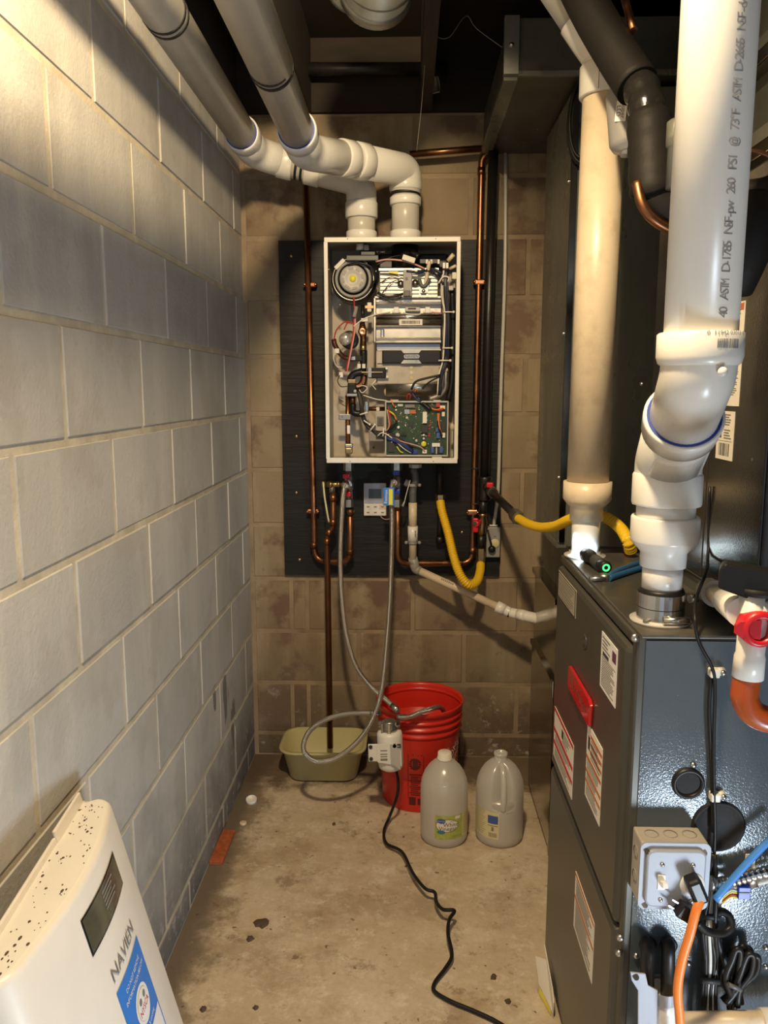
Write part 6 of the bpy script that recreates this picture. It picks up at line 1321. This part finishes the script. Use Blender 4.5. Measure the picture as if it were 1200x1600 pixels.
for dy, mt in ((0, 'yellow'), (4, 'red_wire'), (-3, 'wire_white'), (7, 'yellow')): MB().tube(catmull([P(1154, 1396 + dy, 1.138), P(1142, 1394 + dy, 1.136), P(1128, 1404 + dy, 1.140)], 4), .0016, 6).build('lead', mt, cn)
# black rubber drain hoses and the trap below
dh = thing('drain_hose_pair', 'pair of black rubber drain hoses elbowing down the furnace side', 'hose', P(1028, 1560, YE + .03))
for x, y1 in ((1012, 1548), (1044, 1562)):
    MB().tube(fillet([ps(x, 1476, -.01), ps(x, 1474, .026), P(x - 1, y1, YS - .030)], .018, 6), .0108, 18).build('rubber_hose', 'black_rubber', dh)
    MB().lathe([(.0140, 0), (.0140, .004), (.0110, .005)], align(YN, ps(x, 1476)), 20).build('hose_flange', 'black_rubber', dh)
tp = thing('trap_bracket', 'grey bracket with a white drain trap at the bottom right corner', 'drain trap', P(1030, 1600, YE + .02))
YT_ = YS - .056
def tq(x, y, d=0.): return P(x, y, YT_ + d)
o_ = tq(1000, 1560); q = lambda x, y: ((tq(x, y) - o_).x, (tq(x, y) - o_).z)
bp_ = MB().poly([q(984, 1517), (q(1008, 1520)), q(1012, 1538), q(1027, 1546), q(1024, 1680), q(996, 1680), q(996, 1546), q(986, 1530)], frame(o_, (1, 0, 0), (0, 0, 1)), .003).build('bracket_plate', 'box_cover', tp, bevel=.001)
MB().cyl(tq(994, 1527, -.006), tq(994, 1527, .0), .0045, seg=12).build('bracket_slot', 'ink', tp)
cupx, cupz = tq(1043, 1560).x, tq(1043, 1556).z
MB().lathe([(.0235, -.016), (.0245, -.016), (.0245, .004), (.0235, .004)], Matrix.Translation((cupx, YS - .034, cupz - .004)), 28, smooth=False, caps=False).build('bracket_band', 'box_cover', tp)
MB().lathe([(.0, -.02), (.0195, -.02), (.0205, .0), (.0225, .0), (.0228, -.03), (.0225, -.16)], Matrix.Translation((cupx, YS - .034, cupz - .006)), 28, caps=False).build('trap_cup', 'pvc_white', tp)
MB().tube([P(1066, 1600, YS - .055), P(1260, 1596, YS - .055)], .0170, 20).build('trap_pipe', 'pvc_cream', tp)
MB().tube([P(1190, 1598, YS - .055), P(1230, 1597, YS - .055)], .0205, 20).build('trap_coupling', 'pvc_white', tp)

# torn carton against the furnace foot
cx = thing('torn_carton', 'torn white cardboard flap with a yellow stripe at the foot of the furnace', 'carton', PZ(868, 1560, 0))
a, b, c, d, e_ = PZ(838, 1494, .05), PZ(858, 1500, .07), PZ(886, 1572, .035), PZ(878, 1584, .012), PZ(843, 1537, .018)
def sheet(pts, th, mt, nm, xl=.333):
    pts = [Vector((min(p.x, xl), p.y, p.z)) for p in pts]
    n = (pts[1] - pts[0]).cross(pts[2] - pts[0]).normalized() * th; k = len(pts)
    return MB().add([p for p in pts] + [p - n for p in pts], [list(range(k)), [k + i for i in range(k)][::-1]] + [(i, k + i, k + (i + 1) % k, (i + 1) % k) for i in range(k)]).build(nm, mt, cx)
sheet([a, b, c, d, e_], .003, 'paper', 'top_flap')
sheet([PZ(859, 1476, .085), PZ(864, 1478, .085), PZ(882, 1545, .06), PZ(884, 1568, .04), PZ(868, 1520, .065)], .002, 'paper', 'upright_flap')
sheet([e_, d, PZ(872, 1592, .0), PZ(840, 1548, .0)], .002, 'cardboard', 'front_flap')
cl_ = lambda p: Vector((min(p.x, .333), p.y, p.z))
fa_, fb_, fc_, fd_ = cl_(e_), cl_(d), cl_(PZ(872, 1592, .0)), cl_(PZ(840, 1548, .0))
nf = (fb_ - fa_).cross(fc_ - fa_).normalized(); nf = nf if nf.dot(CAM - fa_) > 0 else -nf
def fl_(u, v): return fa_.lerp(fb_, u).lerp(fd_.lerp(fc_, u), v) + nf * .003
sheet([fl_(.15, .05), fl_(.9, .05), fl_(.9, .75), fl_(.15, .75)], .001, 'yellow', 'yellow_stripe')
# ================================================================ heater front cover leaning on the left wall
ang, lean = math.radians(5.0), math.radians(14.0)
U = Vector((-math.sin(ang), math.cos(ang), 0)); V0 = Vector((-math.sin(lean), 0, math.cos(lean)))
TB = PX(122, 1253, XL + .012)                     # far top corner of its back edge, against the wall
V = (V0 - U * V0.dot(U)).normalized(); N = U.cross(V)
HC = TB.z / V.z - .002; WC = .455
O = TB - V * HC - U * WC                           # near bottom corner of the back edge
cv_ = thing('heater_cover', 'white metal front cover of the heater leaning on the block wall at lower left', 'cover', (O + U * WC / 2 + N * .05) * 1.0)
def bow(u):
    s_ = u / WC; e = min(1, s_ / .07, (1 - s_) / .07); e = max(0, e)
    return .018 + .040 * math.sqrt(1 - (1 - e) ** 2) + .036 * math.sin(PI * s_)
def CP(u, v, n): return O + U * u + V * v + N * n
us = [WC * k / 60 for k in range(61)]; us = sorted(set(us + [WC * .002, WC * .006, WC * .012, WC * .02, WC * .98, WC * .988, WC * .994, WC * .998]))
def loop(v, inset): return [CP(min(max(u, inset), WC - inset), v, max(.018, bow(u) - inset)) for u in us] 
rows_ = [(0, 0), (HC - .012, 0), (HC - .006, .0015), (HC - .002, .005), (HC, .010)]
vs = []; fs = []; n = len(us)
for v, ins in rows_: vs += loop(v, ins)
for i in range(len(rows_) - 1):
    for k in range(n - 1): fs.append((i * n + k, i * n + k + 1, (i + 1) * n + k + 1, (i + 1) * n + k))
shell = MB().add(vs, fs, True)
shell.build('front_panel', 'white_paint', cv_)
b = (len(rows_) - 1) * n; top = [vs[b + k] for k in range(n)]
m = MB(); tv = top + [CP(u, HC, .010) for u in us]
m.add(tv, [(k, k + 1, n + k + 1, n + k) for k in range(n - 1)], False); m.build('top_face', 'white_paint', cv_)
m = MB(); m.box(0.0, WC, HC - .10, HC - .002, .004, .016, frame(O, U, V)); m.build('inner_frame', 'white_inner', cv_)
m = MB(); M = frame(O, U, V)
m.box(.10, WC - .13, HC - .02, HC + .010, .004, .010, M); m.box(WC - .13, WC - .006, HC - .02, HC + .020, .006, .012, M); m.box(.01, .10, HC - .02, HC + .006, .004, .010, M); m.build('rear_lip', 'white_paint', cv_, bevel=.002)
def uv_at(x, y, nn):
    d = ray(x, y); o = O + N * nn; t_ = (o - CAM).dot(N) / d.dot(N); q = CAM + d * t_ - O; return q.dot(U), q.dot(V)
def patch(u0, u1, v0, v1, mt, nm, eps=.0008, par=None, shear=0.):
    vs = []; k = 14
    for i in range(k + 1):
        u = u0 + (u1 - u0) * i / k
        for v in (v0, v1): vs.append(CP(u, v, bow(u) + eps))
    return MB().add(vs, [(2 * i, 2 * i + 2, 2 * i + 3, 2 * i + 1) for i in range(k)], True).build(nm, mt, par or cv_)
def ctext(body, u, v, size, mt, nm, al='CENTER', sx=1.0, eps=.0016, par=None): return MB().text(body, None, size, al, fn=lambda p: CP(u + p.x * sx, v + p.y, bow(u + p.x * sx) + eps)).build(nm, mt, par or cv_)
def oval(u, v, ru, rv, mt, nm, eps):
    vs = [CP(u, v, bow(u) + eps)] + [CP(u + ru * math.cos(2 * PI * k / 30), v + rv * math.sin(2 * PI * k / 30), bow(u + ru * math.cos(2 * PI * k / 30)) + eps) for k in range(30)]
    return MB().add(vs, [(0, 1 + k, 1 + (k + 1) % 30) for k in range(30)]).build(nm, mt, cv_)
d_ = [uv_at(x, y, .082) for x, y in ((117, 1445), (170, 1328), (187, 1378), (137, 1500))]
du0, du1 = (d_[0][0] + d_[3][0]) / 2, (d_[1][0] + d_[2][0]) / 2; dv1, dv0 = (d_[0][1] + d_[1][1]) / 2, (d_[2][1] + d_[3][1]) / 2
pnl = patch(du0, du1, dv0, dv1, 'display_black', 'display_window', .001)
patch(du0 + .003, du1 - .003, dv0 + .003, dv1 - .003, 'display_film', 'display_film', .0014)
m = MB()
for k in range(5): u = du0 + (du1 - du0) * .42; v = dv0 + (dv1 - dv0) * (.78 - k * .11); m.add([CP(u, v, bow(u) + .002), CP(u + (du1 - du0) * (.30 - .04 * (k % 3)), v, bow(u + .03) + .002), CP(u + (du1 - du0) * (.30 - .04 * (k % 3)), v + .003, bow(u + .03) + .002), CP(u, v + .003, bow(u) + .002)], [(0, 1, 2, 3)])
m.build('display_print', 'ink_grey', pnl)
l_ = [uv_at(x, y, .085) for x, y in ((170, 1520), (200, 1462))]
ctext('NAVIEN', (l_[0][0] + l_[1][0]) / 2, (l_[0][1] + l_[1][1]) / 2 + .004, .030, 'ink_grey', 'brand_lettering', sx=1.12)
s_ = [uv_at(x, y, .083) for x, y in ((172, 1556), (206, 1463), (255, 1600))]
su0, sv1 = s_[0][0], (s_[0][1] + s_[1][1]) / 2; su1 = s_[1][0] + .002
stk = patch(su0, su1, sv1 - .20, sv1, 'blue_print', 'blue_sticker', .0009)
ctext('DO NOT REMOVE', (su0 + su1) / 2, sv1 - .020, .0095, 'paper_white', 'sticker_text', par=cv_); ctext('INFORMATION BELOW', (su0 + su1) / 2, sv1 - .034, .0095, 'paper_white', 'sticker_text')
um = (su0 + su1) / 2
oval(um, sv1 - .073, .032, .028, 'paper_white', 'round_logo', .0014); oval(um, sv1 - .073, .0265, .0225, 'cream_label', 'round_logo', .0017); oval(um, sv1 - .073, .0255, .0215, 'paper_white', 'round_logo', .002)
ctext('NYSCA', um, sv1 - .078, .014, 'red_print', 'logo_lettering', eps=.0024)
for du in (-.009, .011): oval(um + du, sv1 - .064, .006, .005, 'ink_grey', 'logo_figure', .0023)
ctext('heating & cooling', um, sv1 - .108, .009, 'paper_white', 'sticker_text')
patch(su0 + .006, su1 - .006, sv1 - .19, sv1 - .118, 'paper_white', 'writing_panel', .0014)
m = MB()
random.seed(4); pts = []
for r_ in range(3):
    pts = [CP(su0 + .012 + k * .0045, sv1 - .132 - r_ * .02 + random.uniform(-.004, .004), bow(su0 + .02 + k * .004) + .002) for k in range(14)]
    m.tube(catmull(pts, 3), .0006, 5)
m.build('pen_writing', 'ink', cv_)
# dirt crumbs on the cover's top edge
random.seed(8); m = MB()
for k in range(85):
    u = random.uniform(.02, WC - .02); nn = random.uniform(.014, bow(u) - .012); s0 = random.choice((.0007, .001, .0013, .0022)); c = CP(u, HC + .0005, nn); m.sphere(c, s0, 6, 4, sc=(1, random.uniform(.8, 2.2), .5))
o = m.build('dirt_specks', 'debris', cv_); o['kind'] = 'stuff'
